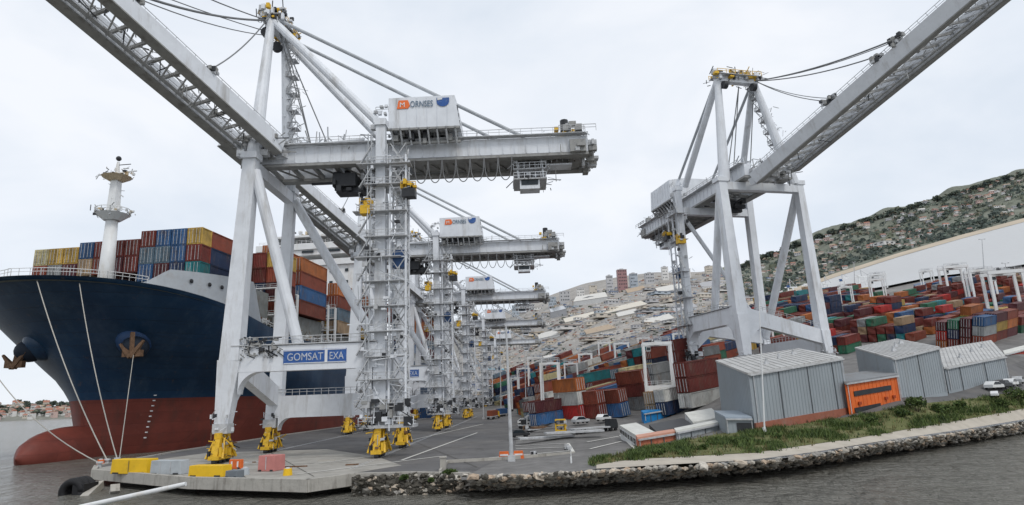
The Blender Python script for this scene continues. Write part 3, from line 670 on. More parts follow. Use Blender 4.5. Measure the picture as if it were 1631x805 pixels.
# containers on deck
CW, CH = 4.95, 4.95; random.seed(11)
front_cols = [  # left to right in the foremost bay: colours bottom to top
    ['rust red', 'pale yellow'], ['grey', 'yellow'], ['maroon', 'yellow'], ['tan', 'blue'], ['rust red', 'dark red'], ['maroon', 'dark red'], ['dark red', 'dark red'],
    ['blue', 'grey blue', 'dark red'], ['maroon', 'grey blue', 'blue'], ['navy blue', 'blue', 'blue'], ['teal', 'dark red', 'yellow']]
def ship_box(s0, L, b, z, colr, label, doors): 
    c = SW(s0+L/2, b, z); Mx = frame_matrix(c, SA, -SB, V((0, 0, 1)))
    container(Mx, L-.25, CW-.22, CH-.1, colr, label, 'containers stacked on the ship', doors)
bayn = ['foremost bay', 'second bay', 'third bay', 'fourth bay', 'fifth bay']
b0 = -27.6; CW = 4.75
for j, c in enumerate(front_cols):
    zb = 51.6-CH*(len(c)-2)-.0 if len(c) == 3 else 50.2
    zb = 46.7 if len(c) == 3 else (48.2 if j < 3 else 49.4)
    for t, colr in enumerate(c):
        if j < 10: ship_box(24, 21.5, b0+(j+.5)*CW, zb+t*CH, colr, f'{colr} container, {ORD[t]} tier, {NTH[j]} column from the left at the ship bow', True)
        else:
            ship_box(24, 5, b0+(j+.5)*CW, zb+t*CH, colr, f'short {colr} container, {ORD[t]} tier at the right corner of the foremost bay', True)
            k2 = ['navy blue', 'navy blue', 'rust red'][t]; ship_box(29.1, 16.4, b0+(j+.5)*CW, zb+t*CH, k2, f'{k2} container with its long side in view, {ORD[t]} tier of the foremost bay', False)
CW = 4.95
def cols(n, tiers, sfun): return [[sfun(j, t) for t in range(tiers[j])] for j in range(n)]
reds = ['dark red', 'rust red', 'maroon', 'navy blue', 'blue', 'dark red', 'rust red', 'grey blue', 'orange']
spec = {1: (49, 11, 39.5, 13, {12: ['rust red', 'maroon', 'rust red', 'yellow'], 11: ['navy blue', 'navy blue', 'dark red', 'dark red'], 10: ['navy blue', 'dark red', 'dark red', 'pale yellow'], 9: ['maroon', 'navy blue', 'rust red', 'pale yellow']}, 5),
        2: (64, 22, 41.0, 12, {11: ['rust red', 'blue', 'rust red', 'dark red'][0:1]+['blue', 'rust red', 'orange'], 10: ['grey', 'navy blue', 'dark red', 'dark red'], 9: ['maroon', 'navy blue', 'dark red', 'teal', 'orange']}, 4),
        3: (98, 22, 37.8, 13, {12: ['tan', 'grey blue', 'rust red', 'orange'], 11: ['yellow', 'blue', 'dark red'], 10: ['rust red', 'navy blue', 'rust red'], 9: ['dark red', 'navy blue', 'orange']}, 4),
        4: (124, 22, 37.8, 13, {12: ['yellow', 'maroon', 'dark red', 'orange'], 11: ['rust red', 'navy blue', 'rust red', 'yellow']}, 4)}
for k, (s0, L, z, n, fixed, tiers) in spec.items():
    for j in range(n):
        b = CB+HB-1.0-(n-j-.5)*CW
        if abs(b-CB) > deckb(s0)-1: continue
        c = fixed.get(j) or [random.choice(reds) for _ in range(tiers)]
        for t, colr in enumerate(c):
            if j < n-4 and t < len(c)-1: continue
            if j < n-7: continue
            ship_box(s0, L, b, z+t*CH, colr, f'{colr} container, {ORD[t]} tier, {NTH[n-1-j]} column from the quay side, {bayn[k]}', s0 > 60)
for k, (s0, s1, L, z) in enumerate(BAYS[5:]):
    for j in range(11, 13):
        for t in range(5 if k < 3 else 4):
            if j < 12 and t < 3: continue
            colr = random.choice(reds+['orange', 'yellow'])
            ship_box(s0, L, CB+HB-1-(13-j-.5)*CW, z+t*CH, colr, f'{colr} container, {ORD[t]} tier, {["outermost","second"][12-j]} column, {NTH[k]} bay behind the ship bridge', False)

# mooring ropes, sagging a little
def rope(a, b, sag, label, r=.16):
    mb = MB(); a, b = V(a), V(b); L = [a.lerp(b, t)-V((0, 0, sag*4*t*(1-t))) for t in [i/14 for i in range(15)]]
    mb.tube(L, r, ROPE, 6); tag(mb.build('mooring_rope'), label, 'rope', 'mooring ropes of the ship')
bol = [onz(158, 745), onz(170, 740), onz(186, 738)]
rope(SW(-11.6, CB+5.8, 40.4), bol[1]+V((0, 0, .7)), 2.0, 'leftmost pale rope running from the bow edge down to the quay corner', .11)
rope(SW(-8.4, CB+13.6, 39.8), bol[2]+V((0, 0, .7)), 2.0, 'long pale rope from beside the anchor pocket, middle of three ropes to the quay corner', .10)
rope(SW(3, 23, 24), bol[2]+V((.4, 0, .6)), .3, 'short rope hanging straight below the starboard anchor to the quay', .08)
rope(SW(-3, -10, 24), bol[0]+V((0, 0, .7)), 2.6, 'rope from the port anchor crossing in front of the bulbous bow', .10)
for i, p in enumerate(bol):
    mb = MB(); mb.tube([p, p+V((0, 0, .8))], .35, GALV, 10, .3); mb.tube([p+V((0, 0, .7)), p+V((0, 0, .95))], .55, GALV, 10, .5)
    tag(mb.build('bollard'), ['mooring bollard nearest the outer corner of the quay', 'middle mooring bollard of three at the quay corner', 'mooring bollard beside the left yellow block'][i], 'bollard', 'mooring bollards at the quay corner')

# things on the quay end
def qbox(px0, px1, pyb, pyt, dep, mat, name, label, cat, group=None, seams=0, parts=None, bev=True):
    a = onz(px0, pyb); b = onz(px1, pyb); Y = a.y; b = a+(b-a); h = at(px0, pyt, a.y).z
    d = (b-a); ln = d.length; d.normalize(); n = V((-d.y, d.x, 0)); c = (a+b)/2+n*dep/2
    t = tag(empty(name, c, math.atan2(d.y, d.x)), label, cat, group); mb = MB()
    mb.box((0, 0, h/2+.06), (ln, dep, h), mat, taper=.97); bd = mb.build('body', t)
    mo = bd.modifiers.new('bevel', 'BEVEL'); mo.width = .06; mo.segments = 2
    mb = MB()
    for s_ in (-.35, .35): MB().box((s_*ln, -dep/2-.03, .18), (ln*.16, .12, .2), DARK).build('fork_pocket', t)
    for k in range(seams): mb.box(((k+1)/(seams+1)*ln-ln/2, -dep/2-.03, h*.55), (.08, .08, h*.8), pm('dull_seam', (.2, .16, .06)) if mat == YELB else GALV)
    if seams: mb.build('seam', t)
    return t, ln, h
YELB = pm('bright_yellow_block', (.78, .48, .015), rough=.5, var=.1, dirt=.5, dirtcol=(.45, .25, .03), dscale=.8)
GREYB = pm('grey_block', (.40, .43, .45), rough=.8, var=.15, dirt=.5, dirtcol=(.2, .2, .19))
qbox(175, 233, 756, 733, 2.0, YELB, 'yellow_block', 'larger yellow barrier block near the outer corner of the quay', 'barrier', 'yellow blocks on the quay edge', 1)
qbox(238, 287, 757, 735, 1.6, GREYB, 'grey_crate', 'pale grey crate standing between two yellow blocks on the quay', 'crate', None, 2)
qbox(299, 354, 761, 743, 1.8, YELB, 'yellow_block', 'lower yellow barrier block right of the grey crate', 'barrier', 'yellow blocks on the quay edge', 0)
qbox(358, 377, 763, 751, 1.4, pm('slate_block', (.16, .18, .2)), 'slate_block', 'small dark grey block beside the lower yellow block', 'block')
qbox(410, 436, 752, 727, 2.4, PINK, 'faded_red_tank', 'faded red square tank on the apron beside the crane leg', 'tank', None, 1)
t, ln, h = qbox(364, 383, 748, 733, .6, ORANGE, 'orange_barrier', 'small orange and white striped barrier behind the yellow block', 'barrier')
for k in (-.25, .25): MB().box((k*ln, -.34, h*.55), (.25, .06, h*.6), STEELW).build('white_stripe', t)
for i_, (x, y, l_, r_) in enumerate(((470, 745, 3.4, .3), (400, 738, 2.2, 1.2), (520, 735, 2.8, .1), (560, 742, 1.8, .8))):
    p = onz(x, y); mb = MB(); mb.beam(p+V((-l_/2, 0, .12)), p+V((l_/2, .6*r_, .12)), .3, .2, [RUST, GALV, CONC, RUST][i_]); mb.beam(p+V((-l_/2, .8, .1)), p+V((l_/2*.6, .1, .14)), .22, .16, RUST); tag(mb.build('scrap_beam'), ['crossed rusty bars lying right of the faded red tank', 'short grey bars lying behind the orange barrier', 'pale concrete bars lying on the apron near the crane feet', 'rusty bars lying nearest the rocks'][i_], 'scrap')
for (x, y, m, l) in ((458, 758, YELB, 'small yellow drum lying at the right end of the quay edge'), (160, 741, ORANGE, 'small orange buoy beside the corner bollards'), (390, 757, GREYB, 'low grey bin on the quay edge left of the faded red tank')):
    p = onz(x, y); mb = MB(); mb.tube([p, p+V((0, 0, .9))], .6, m, 12, .5); mb.tube([p+V((0, 0, .85)), p+V((0, 0, 1.05))], .4, GALV, 12, .2); tag(mb.build('drum'), l, 'drum')
# tyre fender at corner
t = tag(empty('corner_fender', onz(140, 762)+V((0, 0, -1.6))), 'big black rubber fender hanging on the outer quay corner', 'fender')
mb = MB(); c = V((-1.2, 0, 0))
for k in range(3):
    L = [c+V((.2*math.sin(a)*0, (k-1)*1.15, 0))+V((math.cos(a)*1.35, 0, math.sin(a)*1.35)) for a in np.linspace(0, 2*math.pi, 18)]
    mb.tube(L, .5, RUBBER, 8)
mb.build('tyre', t, smooth=True); MB().box((-.2, 0, 0), (1.6, 3, 2.0), RUBBER).build('backing', t)
# white pole across the lower left
a = onz(152, 803, -1.3); b = onz(296, 771, .55); mb = MB(); mb.tube([a+(a-b)*.25, b], .30, STEELW, 14, .24)
o = tag(mb.build('white_pole'), 'long white pole slanting up from the water to the quay edge', 'pole')
# ------------------------------------------------------------------ ship-to-shore cranes (local: x landward, y along the rails, z up)
def build_crane(label, hinge1, hinge2, bdir, blen, stays, yg=(5.5, 14.0), sign=True, housex=(27.3, 40), backstay_to=52.6, trolx=53, house_y=(1, 19), apy=(7.0, 14.5), az_=86.0, dens=1.0):
    C = empty('quay_crane'); tag(C, label, 'crane', 'ship to shore cranes')
    H = 53.0
    def leg(pb, pm_, pt, w0, w1, w2, name='leg'):
        mb = MB(); mb.beam(pb, pm_, w0, w0*.85, CRANE, w1, w1*.7, side=V((1, 0, 0))); mb.beam(pm_, pt, w1*.86, w1*.7, CRANE, w2, w2*.8, side=V((1, 0, 0)))
        mb.box(V(pt)+V((0, 0, .3)), (w2*1.25, w2*1.2, 1.2), CRANE)
        mb.box(V(pb)+V((0, 0, -.5)), (2.5, 2.4, 1.6), GALV); mb.clutter(V(pb)+V((0, 0, .2)), (3.4, 3.2, 2.8), 16, [GALV, CRANE, DARK], .2, .7); mb.rods(V(pb)+V((0, 0, .6)), (3.8, 3.6, 3.2), 22, [GALV, CRANE, DARK], .4, 1.6, .08)
        return mb.build(name, C)
    legs = [leg((.4, 0, 6), (1.2, 0, 16.5), (2.5, 0, H), 2.2, 3.8, 2.3), leg((.6, 20, 6), (1.4, 20, 12), (2.5, 20, H), 2.1, 3.0, 2.0),
            leg((26.5, 0, 6), (26.5, 0, 16.5), (26.2, 0, 58.5), 2.0, 2.2, 1.7), leg((26.5, 20, 6), (26.5, 20, 12), (26.2, 20, 57), 2.2, 2.6, 2.2)]
    for lg, (x, y) in zip(legs, ((.4, 0), (.6, 20), (26.5, 0), (26.5, 20))):
        # wheel bogies along the rail
        mb = MB()
        mb.beam((x, y-1.7, 4.4), (x, y+1.7, 4.4), 1.1, .9, YEL)
        for yy in (-1.5, 1.5):
            mb.prism([(x-.55, y+yy-1.2, 1.0), (x-.55, y+yy+1.2, 1.0), (x-.55, y+yy+.35, 3.9), (x-.55, y+yy-.35, 3.9)], (1.1, 0, 0), YEL)
            for k in (-.75, .75):
                mb.box((x, y+yy+k, 1.0), (1.7, 1.1, .6), YEL); mb.box((x-.95, y+yy+k, 1.6), (.4, .6, 1.0), DARK); mb.box((x+.95, y+yy+k, 1.8), (.45, .5, 1.3), YEL)
        for dx in (-1, 1): mb.beam((x+dx*1.35, y-2.4, .9), (x+dx*.6, y-.4, 4.6), .28, .35, YEL); mb.beam((x+dx*1.35, y+2.4, .9), (x+dx*.6, y+.4, 4.6), .28, .35, YEL)
        mb.clutter((x, y, 2.3), (2.8, 5.2, 2.9), 26, [YEL, DARK, DARK, RUST, GALV], .2, .7); mb.rods((x, y, 2.6), (3, 5.4, 3.6), 34, [YEL, DARK, RUST, GALV], .5, 1.7, .11)
        bg_ = mb.build('bogie', lg)
        for yy in (-2.3, -.75, .75, 2.3):
            mb = MB(); mb.tube([(x-.3, y+yy, .45), (x+.3, y+yy, .45)], .45, DARK, 12); mb.build('wheel', lg)
    # portal beams
    def gusset(xc, zc, sx, y, rad, th, n=8):
        pts = [(xc, y, zc)]+[(xc+sx*(rad-rad*math.sin(a)), y, zc-(rad-rad*math.cos(a))) for a in [math.pi/2*i/n for i in range(n+1)]]
        return pts, (0, th, 0)
    mb = MB(); mb.box((13.8, 0, 16.6), (24.6, 2.2, 4.2), CRANE); mb.box((13.8, 0, 18.9), (24.6, 2.8, .18), GALV)
    for xc, sx in ((2.9, 1), (25.3, -1)): p, d = gusset(xc, 14.5, sx, -1.05, 3.6, 2.1); mb.prism(p, d, CRANE)
    mb.rail((2, -1.2, 19), (25, -1.2, 19), GALV, h=1.2, step=1.6, r=.08)
    pb_ = mb.build('portal_beam', C)
    mb = MB(); mb.box((13.8, 20, 8.6), (24.4, 2.0, 4.2), CRANE); mb.rail((2, 18.9, 10.7), (25, 18.9, 10.7), GALV, h=1.2, step=1.4, r=.08)
    for xc, sx in ((2.2, 1), (25.3, -1)): p, d = gusset(xc, 6.5, sx, 19, 2.4, 2.0); mb.prism(p, d, CRANE)
    mb.build('portal_beam', C)
    for x in (1.2, 26.5):
        mb = MB(); mb.prism([(x-.9, 1.2, 18.4), (x-.9, 19, 12.5 if x < 5 else 14.5), (x-.9, 19, 8.8 if x < 5 else 11), (x-.9, 4.5, 13.4), (x-.9, 1.2, 10)], (1.8, 0, 0), CRANE)
        mb.rail((x-1, 1.5, 18.5), (x-1, 18.5, 13 if x < 5 else 15), GALV, h=1.1, step=1.8, r=.07); mb.build('sill_beam', C)
    for x in (2.4, 26.2):
        mb = MB(); mb.beam((x, .8, 51.6), (x, 19.2, 51.6), 1.8, 2.2, CRANE); mb.build('cross_beam', C)
    if sign:
        SLET = pm('faded_sign_letters', (.50, .53, .58), rough=.7, var=.3, scale=2, dirt=.7, dirtcol=(.12, .2, .36), dscale=1.5)
        # banner on the near portal beam
        mb = MB(); mb.box((15.7, -1.16, 16.7), (10.6, .08, 2.3), SIGNB); ban = mb.build('banner', C)
        mb = MB(); mb.box((17.6, -1.22, 16.7), (.45, .06, 2.2), STEELW)
        for z in (15.65, 17.75): mb.box((15.7, -1.22, z), (10.4, .05, .12), STEELW)
        mb.build('banner_border', ban)
        text_mesh('GOMSAT', 1.75, SLET, 'lettering', ban, (11.0, -1.22, 16.1), V((.86, 0, 0)), V((0, 0, 1)))
        text_mesh('EXA', 1.75, SLET, 'lettering', ban, (18.1, -1.22, 16.1), V((.75, 0, 0)), V((0, 0, 1)))
        mb = MB(); mb.rods((6.5, -1.2, 18.4), (7, .8, 3.4), 46, [GALV, CRANED, DARK, DARK], .5, 2.4, .13); mb.clutter((6.5, -1.1, 18.6), (5, .8, 3), 26, [GALV, CRANED, DARK], .2, .8); mb.build('junction_gear', C)
    # diagonals
    for a, b in (((3.3, 0, 50.5), (12.5, 0, 18.6)), ((3.4, 20, 51), (25.6, 20, 13))):
        mb = MB(); mb.tube([a, b], .95, CRANE, 12); mb.build('diagonal_brace', C, smooth=False)
    mb = MB(); mb.tube([(26.2, 1, 50), (26.4, 19, 17)], .6, CRANE, 8); mb.build('diagonal_brace', C)
    # girders
    for y in yg:
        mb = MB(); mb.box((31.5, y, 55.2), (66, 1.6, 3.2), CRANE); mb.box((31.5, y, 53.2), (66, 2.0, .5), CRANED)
        s_ = -1 if y < 10 else 1
        mb.box((31.5, y+s_*1.3, 57.0), (66, 1.4, .14), GALV); mb.rail((-1, y+s_*1.9, 57.0), (64, y+s_*1.9, 57.0), GALV, h=1.2, step=2, r=.07)
        for x in np.arange(0, 64, 2.2): mb.box((x, y+s_*.88, 55.2), (.14, .16, 3.0), CRANE)
        mb.build('girder', C)
    mb = MB()
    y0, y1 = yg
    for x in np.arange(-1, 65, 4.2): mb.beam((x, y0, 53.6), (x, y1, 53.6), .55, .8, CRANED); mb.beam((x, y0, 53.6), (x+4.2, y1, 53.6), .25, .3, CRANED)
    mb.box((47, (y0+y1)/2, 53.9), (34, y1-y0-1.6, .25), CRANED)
    mb.clutter((18, (y0+y1)/2, 56), (24, 6, 3), 55, [GALV, CRANE, CRANED, DARK], .4, 2.0)
    mb.tube([(0, y0+1.5, 57.4), (24, y0+1.8, 58.2)], .5, CRANE, 8); mb.tube([(4, y0-1, 56.6), (22, y0-1, 57.8)], .3, CRANE, 8)
    mb.rods((13, (y0+y1)/2, 58), (26, 9, 4.5), 130, [GALV, CRANE, CRANED, WIREL], 1, 6, .13)
    mb.rods((31, (y0+y1)/2, 57.8), (60, 10, 1.5), 60, [GALV, CRANE, CRANED], 1, 3, .09)
    mb.build('cross_members', C)
    # dark head block parked under the girders
    mb = MB(); mb.box((17.5, 9.5, 50.8), (4.4, 5, 2.6), DARK); mb.box((19, 9.5, 49.2), (6.5, 3, 1.4), DARK); mb.clutter((18.5, 9.5, 51), (8, 6, 5), 22, [DARK, DARK, GALV], .4, 1.6)
    mb.box((12.5, 9.5, 51), (4, .5, .4), DARK); mb.build('head_block', C)
    # end of the back reach
    mb = MB(); mb.box((62.5, 9.7, 54.5), (3, 12, 2.4), CRANED); mb.clutter((61, 9, 58.3), (4.5, 9, 3.4), 30, [DARK, YEL, GALV, CRANED], .4, 1.6); mb.clutter((64, 9, 54), (4, 11, 3.5), 26, [GALV, CRANED], .4, 1.8)
    mb.rail((59, 3, 57), (66, 3, 57), GALV, h=1.3, r=.08); mb.tube([(60.5, 8, 57), (60.5, 8, 61.5)], .8, DARK, 8); mb.rods((62, 9, 56.5), (7, 12, 6), 70, [GALV, DARK, CRANED, CRANE], .8, 3, .1); mb.build('end_sheaves', C)
    # machinery house
    x0, x1 = housex; ya, yb = house_y
    hz0, hz1 = 58.2, 64.6; mb = MB()
    P = [(x0, ya, hz0), (x1+.6, ya, hz0), (x1+.6, yb, hz0), (x0, yb, hz0), (x0, ya, hz1-.3), (x1-.3, ya, hz1-.2), (x1-.3, yb, hz1-.2), (x0, yb, hz1-.3), (x0, ya+4, hz1+.5), (x1-.3, ya+4, hz1+.5), (x1-.3, yb-4, hz1+.5), (x0, yb-4, hz1+.5)]
    mb.poly(P, [(3, 2, 1, 0), (0, 1, 5, 4), (2, 3, 7, 6), (1, 2, 6, 10, 9, 5), (3, 0, 4, 8, 11, 7), (4, 5, 9, 8), (8, 9, 10, 11), (11, 10, 6, 7)], CRANE)
    for x in np.arange(x0+1.5, x1, 1.9): mb.box((x, ya-.05, 61.2), (.07, .1, 6), CRANE)
    hs = mb.build('machinery_house', C)
    if sign:
        S0 = x0+1.6; k = (x1-x0)/13
        mb = MB(); mb.prism([(S0, ya-.14, 62.0), (S0+2.1*k, ya-.14, 62.0), (S0+2.5*k, ya-.14, 62.6), (S0+2.1*k, ya-.14, 63.7), (S0+.3, ya-.14, 63.7)], (0, .06, 0), SIGNO)
        mb.build('orange_emblem', hs)
        text_mesh('M', 1.2*k+.2, STEELW, 'lettering', hs, (S0+.5*k, ya-.2, 62.3), V((1, 0, 0)), V((0, 0, 1)))
        text_mesh('ORNSES', 1.75, SIGNG, 'lettering', hs, (S0+2.5*k, ya-.16, 62.25), V((.70*k, 0, 0)), V((0, 0, 1)), .05)
        xb = S0+7.6*k
        mb = MB(); mb.prism([(xb, ya-.14, 63.9), (xb, ya-.14, 63.1)]+[(xb+1.2*k+1.2*k*math.cos(a), ya-.14, 63.1+.95*math.sin(a)) for a in np.linspace(math.pi, 2*math.pi, 9)]+[(xb+2.4*k, ya-.14, 63.9)], (0, .06, 0), SIGNB)
        mb.build('blue_emblem', hs); MB().prism([(xb+.15, ya-.2, 63.85), (xb+.15, ya-.2, 63.4), (xb+1.1*k, ya-.2, 63.55), (xb+1.1*k, ya-.2, 63.85)], (0, .04, 0), STEELW).build('emblem_corner', hs)
    mb = MB()
    for x in np.arange(x0+.5, x1+.6, 1.7):
        for y in (ya, yb): mb.beam((x, y, 58.2), (x+.15, y+(1.8 if y == ya else -1.8), 55.5), .3, .35, GALV)
        mb.beam((x, ya, 58), (x, yb, 58), .3, .5, CRANED)
    mb.box(((x0+x1)/2, ya+.2, 58), (x1-x0+1, .4, .4), CRANED); mb.box(((x0+x1)/2, ya+1.9, 55.9), (x1-x0+1, .5, .4), CRANED)
    mb.clutter(((x0+x1)/2, 9, 57), (x1-x0-1, 13, 1.6), 40, [CRANED, DARK], .6, 1.6); mb.build('house_underframe', hs)
    mb = MB()
    for z in (59.5, 61, 62.6): mb.box((x1+.5-(z-58)*.13, ya+2, z), (.3, 1.4, .8), DARK)
    mb.clutter((x0-1.5, ya+1.5, 60), (2.4, 4, 6), 22, [GALV, CRANE], .3, 1.1); mb.rail((x0-2.6, ya, 58.5), (x0, ya, 58.5), GALV, step=1); mb.rail((x0-2.4, ya, 61.5), (x0, ya, 61.5), GALV, step=1); mb.build('house_platform', hs)
    # apex and a-frame
    ax_ = 1.8
    for y in apy:
        mb = MB(); fy = 1.0 if y < 9 else 19.0
        mb.tube([(2.4, fy, 53), (ax_, y, az_)], 1.35, CRANE, 14, .8); mb.build('a_frame_leg', C)
        mb = MB(); mb.tube([(25.6, (2.0 if y < 9 else 18), 59.5), (ax_+.6, y, az_-.5)], .85, CRANE, 12, .8); mb.build('rear_strut', C)
        mb = MB(); yb_ = yg[0] if y < 9 else yg[1]; mb.tube([(ax_+1, y, az_+.2), (backstay_to, yb_, 57.2)], .36, WIREL, 8); mb.build('backstay', C)
    mb = MB(); mb.beam((ax_, apy[0]-.6, az_), (ax_, apy[1]+.7, az_), 1.8, 1.6, CRANE); am = (apy[0]+apy[1])/2; mb.clutter((ax_+.3, am, az_+1.4), (4.8, apy[1]-apy[0]+3, 2.6), 85, [GALV, DARK, CRANE, YEL], .3, 1.3)
    mb.rail((ax_-2.3, apy[0]-1, az_+.9), (ax_-2.3, apy[1]+1, az_+.9), YEL, h=1.3, r=.09); mb.rail((ax_+2.3, apy[0]-1, az_+.9), (ax_+2.3, apy[1]+1, az_+.9), YEL, h=1.3, r=.09)
    mb.rods((ax_, am, az_+1), (6, apy[1]-apy[0]+4, 4), 70, [GALV, DARK, YEL, CRANED], .8, 2.6, .11); mb.box((ax_, am, az_+.9), (4.8, apy[1]-apy[0]+2, .15), GALV); mb.tube([(ax_, 7, az_+1), (ax_, 7, az_+4.5)], .12, DARK, 5); mb.build('apex_platform', C)
    for y, z in ((apy[0]+1, az_-2.2), (apy[1]-1, az_-2.2)):
        mb = MB(); mb.tube([(ax_-1.3, y-.5, z), (ax_-1.3, y+.5, z)], 1.1, DARK, 14); mb.build('sheave', C)
    # ladder mast up the far a-frame leg
    mb = MB(); fa, fb = V((3.8, 18.6, 55)), V((3.2, apy[1]+.2, az_-1))
    for t in np.linspace(0, 1, 9):
        p = fa.lerp(fb, t); mb.box(p, (2.2, 2.2, .14), GALV); mb.rail(p+V((1.1, -1.1, 0)), p+V((1.1, 1.1, 0)), GALV, h=1.1, step=1, r=.07); mb.rail(p+V((-1.1, -1.1, 0)), p+V((1.1, -1.1, 0)), GALV, h=1.1, step=1, r=.07)
        if t < 1: q = fa.lerp(fb, t+.125); mb.beam(p+V((-.9, -1, 0)), q+V((.9, -1, 0)), .35, .12, GALV)
    mb.lattice(fa+V((-1, -1, 0)), fb+V((-1, -1, 0)), fa+V((1, -1, 0)), fb+V((1, -1, 0)), 12, .12, GALV); mb.rods((3.4, 17, 66), (3.6, 3.4, 22), int(90*dens), [GALV, CRANE, CRANED], .8, 2.6, .09); mb.build('access_ladder', C)
    # hoist ropes from the apex to the girders
    for dx, y in ((11, 8), (14.5, 8), (10, 12)):
        mb = MB(); mb.tube([(ax_+1, y, az_-1), (dx, y, 57)], .13, WIRE, 5); mb.build('wire_rope', C)
    # lift tower
    mb = MB(); tx0, tx1, ty0, ty1 = 22.6, 31.0, -1.8, 5.2
    lv = list(np.arange(8, 53, 4.2))
    for (x, y) in ((28.2, -1.3), (31, -1.3), (28.2, 1.6), (31, 1.6)): mb.beam((x, y, 5), (x, y, 52), .32, .32, CRANE)
    for i, z in enumerate(lv):
        if dens < .9 and i % 2: continue
        zj = z+random.uniform(-.8, .8); mb.box((26.8+random.uniform(-.8, .8), -1.0, zj), (random.uniform(5.5, 9.6), 2.6, .14), GALV); mb.rail((random.uniform(22.2, 24.5), -2.3, zj), (random.uniform(29.5, 31.5), -2.3, zj), GALV, h=1.15, step=1.4, r=.075)
        for (a, b) in (((28.2, -1.3), (31, -1.3)), ((31, -1.3), (31, 1.6)), ((28.2, 1.6), (31, 1.6))):
            mb.beam((*a, z), (*b, z), .22, .22, CRANE); mb.beam((*a, z), (*b, z+4.2), .16, .16, GALV); mb.beam((*b, z), (*a, z+4.2), .16, .16, GALV)
        mb.beam((22.8, -1.7, z+.1), (25.2, -1.7, z+4.2), .7, .16, GALV)
    mb.clutter((27, -1, 30), (8.0, 3.2, 44), int(80*dens), [GALV, CRANE, CRANE, CRANE, DARK], .25, 1.0)
    for x in (24.3, 24.9): mb.tube([(x, -1.9, 6), (x, -1.9, 56)], .12, WIREL, 5)
    mb.rods((27, -1, 30), (8.6, 4.0, 46), int(190*dens), [GALV, CRANE, CRANE, CRANE, WIREL], .8, 4.2, .08)
    mb.build('lift_tower', C)
    mb = MB(); mb.box((29.6, .2, 33), (2, 2, 3.0), BLUEP); mb.build('lift_cabin', C)
    mb = MB(); mb.box((28, 0, 4.9), (9, 4, .5), GALV); mb.rail((23.4, -2, 5.1), (32.4, -2, 5.1), CRANE, h=1.3, step=1.1, r=.1); mb.clutter((27.5, -.8, 7.2), (8, 4, 3.6), 34, [GALV, CRANE, DARK, CRANED], .4, 1.5); mb.rods((27.5, -.8, 7), (9, 5, 5), 60, [GALV, CRANE, DARK], .8, 2.6, .1); mb.build('base_platform', C)
    for x, z, sx in ((31.6, 45.4, 2.6), (24.0, 42.6, 1.9)):
        mb = MB(); mb.box((x, -1.4, z-.9), (sx*.9, 2, 1.5), DARK if x > 30 else YEL); mb.clutter((x, -1.4, z+.3), (sx, 2, 1.4), 12, [YEL, YEL, DARK], .4, 1.2); mb.rail((x-sx/2, -2.5, z), (x+sx/2, -2.5, z), YEL, h=1, step=.8, r=.09); mb.build('cable_reel', C)
    # trolley and operator cab hung from the back reach
    mb = MB(); tx = trolx; yc = (y0+y1)/2
    for dx in (-2.2, 2.6):
        for y in (yc-3, yc+3): mb.beam((tx+dx, y, 54), (tx+dx+.3, y, 49.2), .3, .3, CRANE)
        mb.beam((tx+dx, yc-3, 51), (tx+dx, yc+3, 51), .3, .3, GALV)
    for z in (49.2, 51.2): mb.box((tx+.3, yc, z), (6.4, 7, .25), GALV); mb.rail((tx-2.8, yc-3.6, z), (tx+3.4, yc-3.6, z), CRANE, h=1.2, step=1, r=.08)
    mb.box((tx+6, yc-1, 52.2), (5, 3, .3), CRANE); mb.rail((tx+3.4, yc-3, 52.3), (tx+10, yc-3, 52.8), GALV, h=1.2, step=1, r=.08); mb.clutter((tx+1, yc, 52), (7, 6, 3.5), 30, [GALV, CRANE, CRANED], .3, 1.2)
    mb.rods((tx+1, yc, 51.5), (9, 8, 5), 60, [GALV, CRANE, CRANED, DARK], .8, 3, .1)
    tr = mb.build('trolley', C)
    mb = MB(); mb.box((tx+.2, yc-1.5, 48.4), (3.8, 3, 2.2), CRANE); mb.box((tx+.2, yc-3.05, 48.6), (3.2, .08, 1.1), GLASS); mb.build('operator_cab', tr)
    # festoon cable loops
    mb = MB(); n = 7; xa, xb = 31.5, tx-3
    for i in range(n):
        a = xa+(xb-xa)*i/n; b = xa+(xb-xa)*(i+1)/n
        L = [(a+(b-a)*t, y0-1.2, 53-4.6*math.sqrt(max(0, 1-(2*t-1)**2))**.8) for t in [k/12 for k in range(13)]]
        mb.tube(L, .1, WIRE, 5, cap=False)
    mb.build('festoon_cable', C)
    # boom: two box girders with lattice ties between
    b_ = V(bdir).normalized(); h1, h2 = V(hinge1), V(hinge2); e1, e2 = h1+b_*blen, h2+b_*blen; sp_ = (h2-h1).normalized(); upb = sp_.cross(b_); upb = upb if upb.z > 0 else -upb
    mb = MB()
    for a, e in ((h1, e1), (h2, e2)):
        mb.beam(a, e, 1.7, 3.0, CRANE, side=sp_)
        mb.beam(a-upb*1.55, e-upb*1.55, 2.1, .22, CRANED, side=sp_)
    bm_ = mb.build('boom', C)
    for a, e, s_ in ((h1, e1, 1), (h2, e2, -1)):
        mb = MB(); mb.rail(a+upb*1.5, e+upb*1.5, GALV, h=1.1, step=1.9, r=.07, up=upb); off = sp_*(s_*1.5)
        mb.beam(a+off-upb*.9, e+off-upb*.9, .9, .1, GALV, side=sp_); mb.rail(a+off-upb*.9, e+off-upb*.9, GALV, h=1.0, step=2.2, r=.06, up=upb); mb.build('boom_walkway', bm_)
    mb = MB(); n = int(blen/3.2)
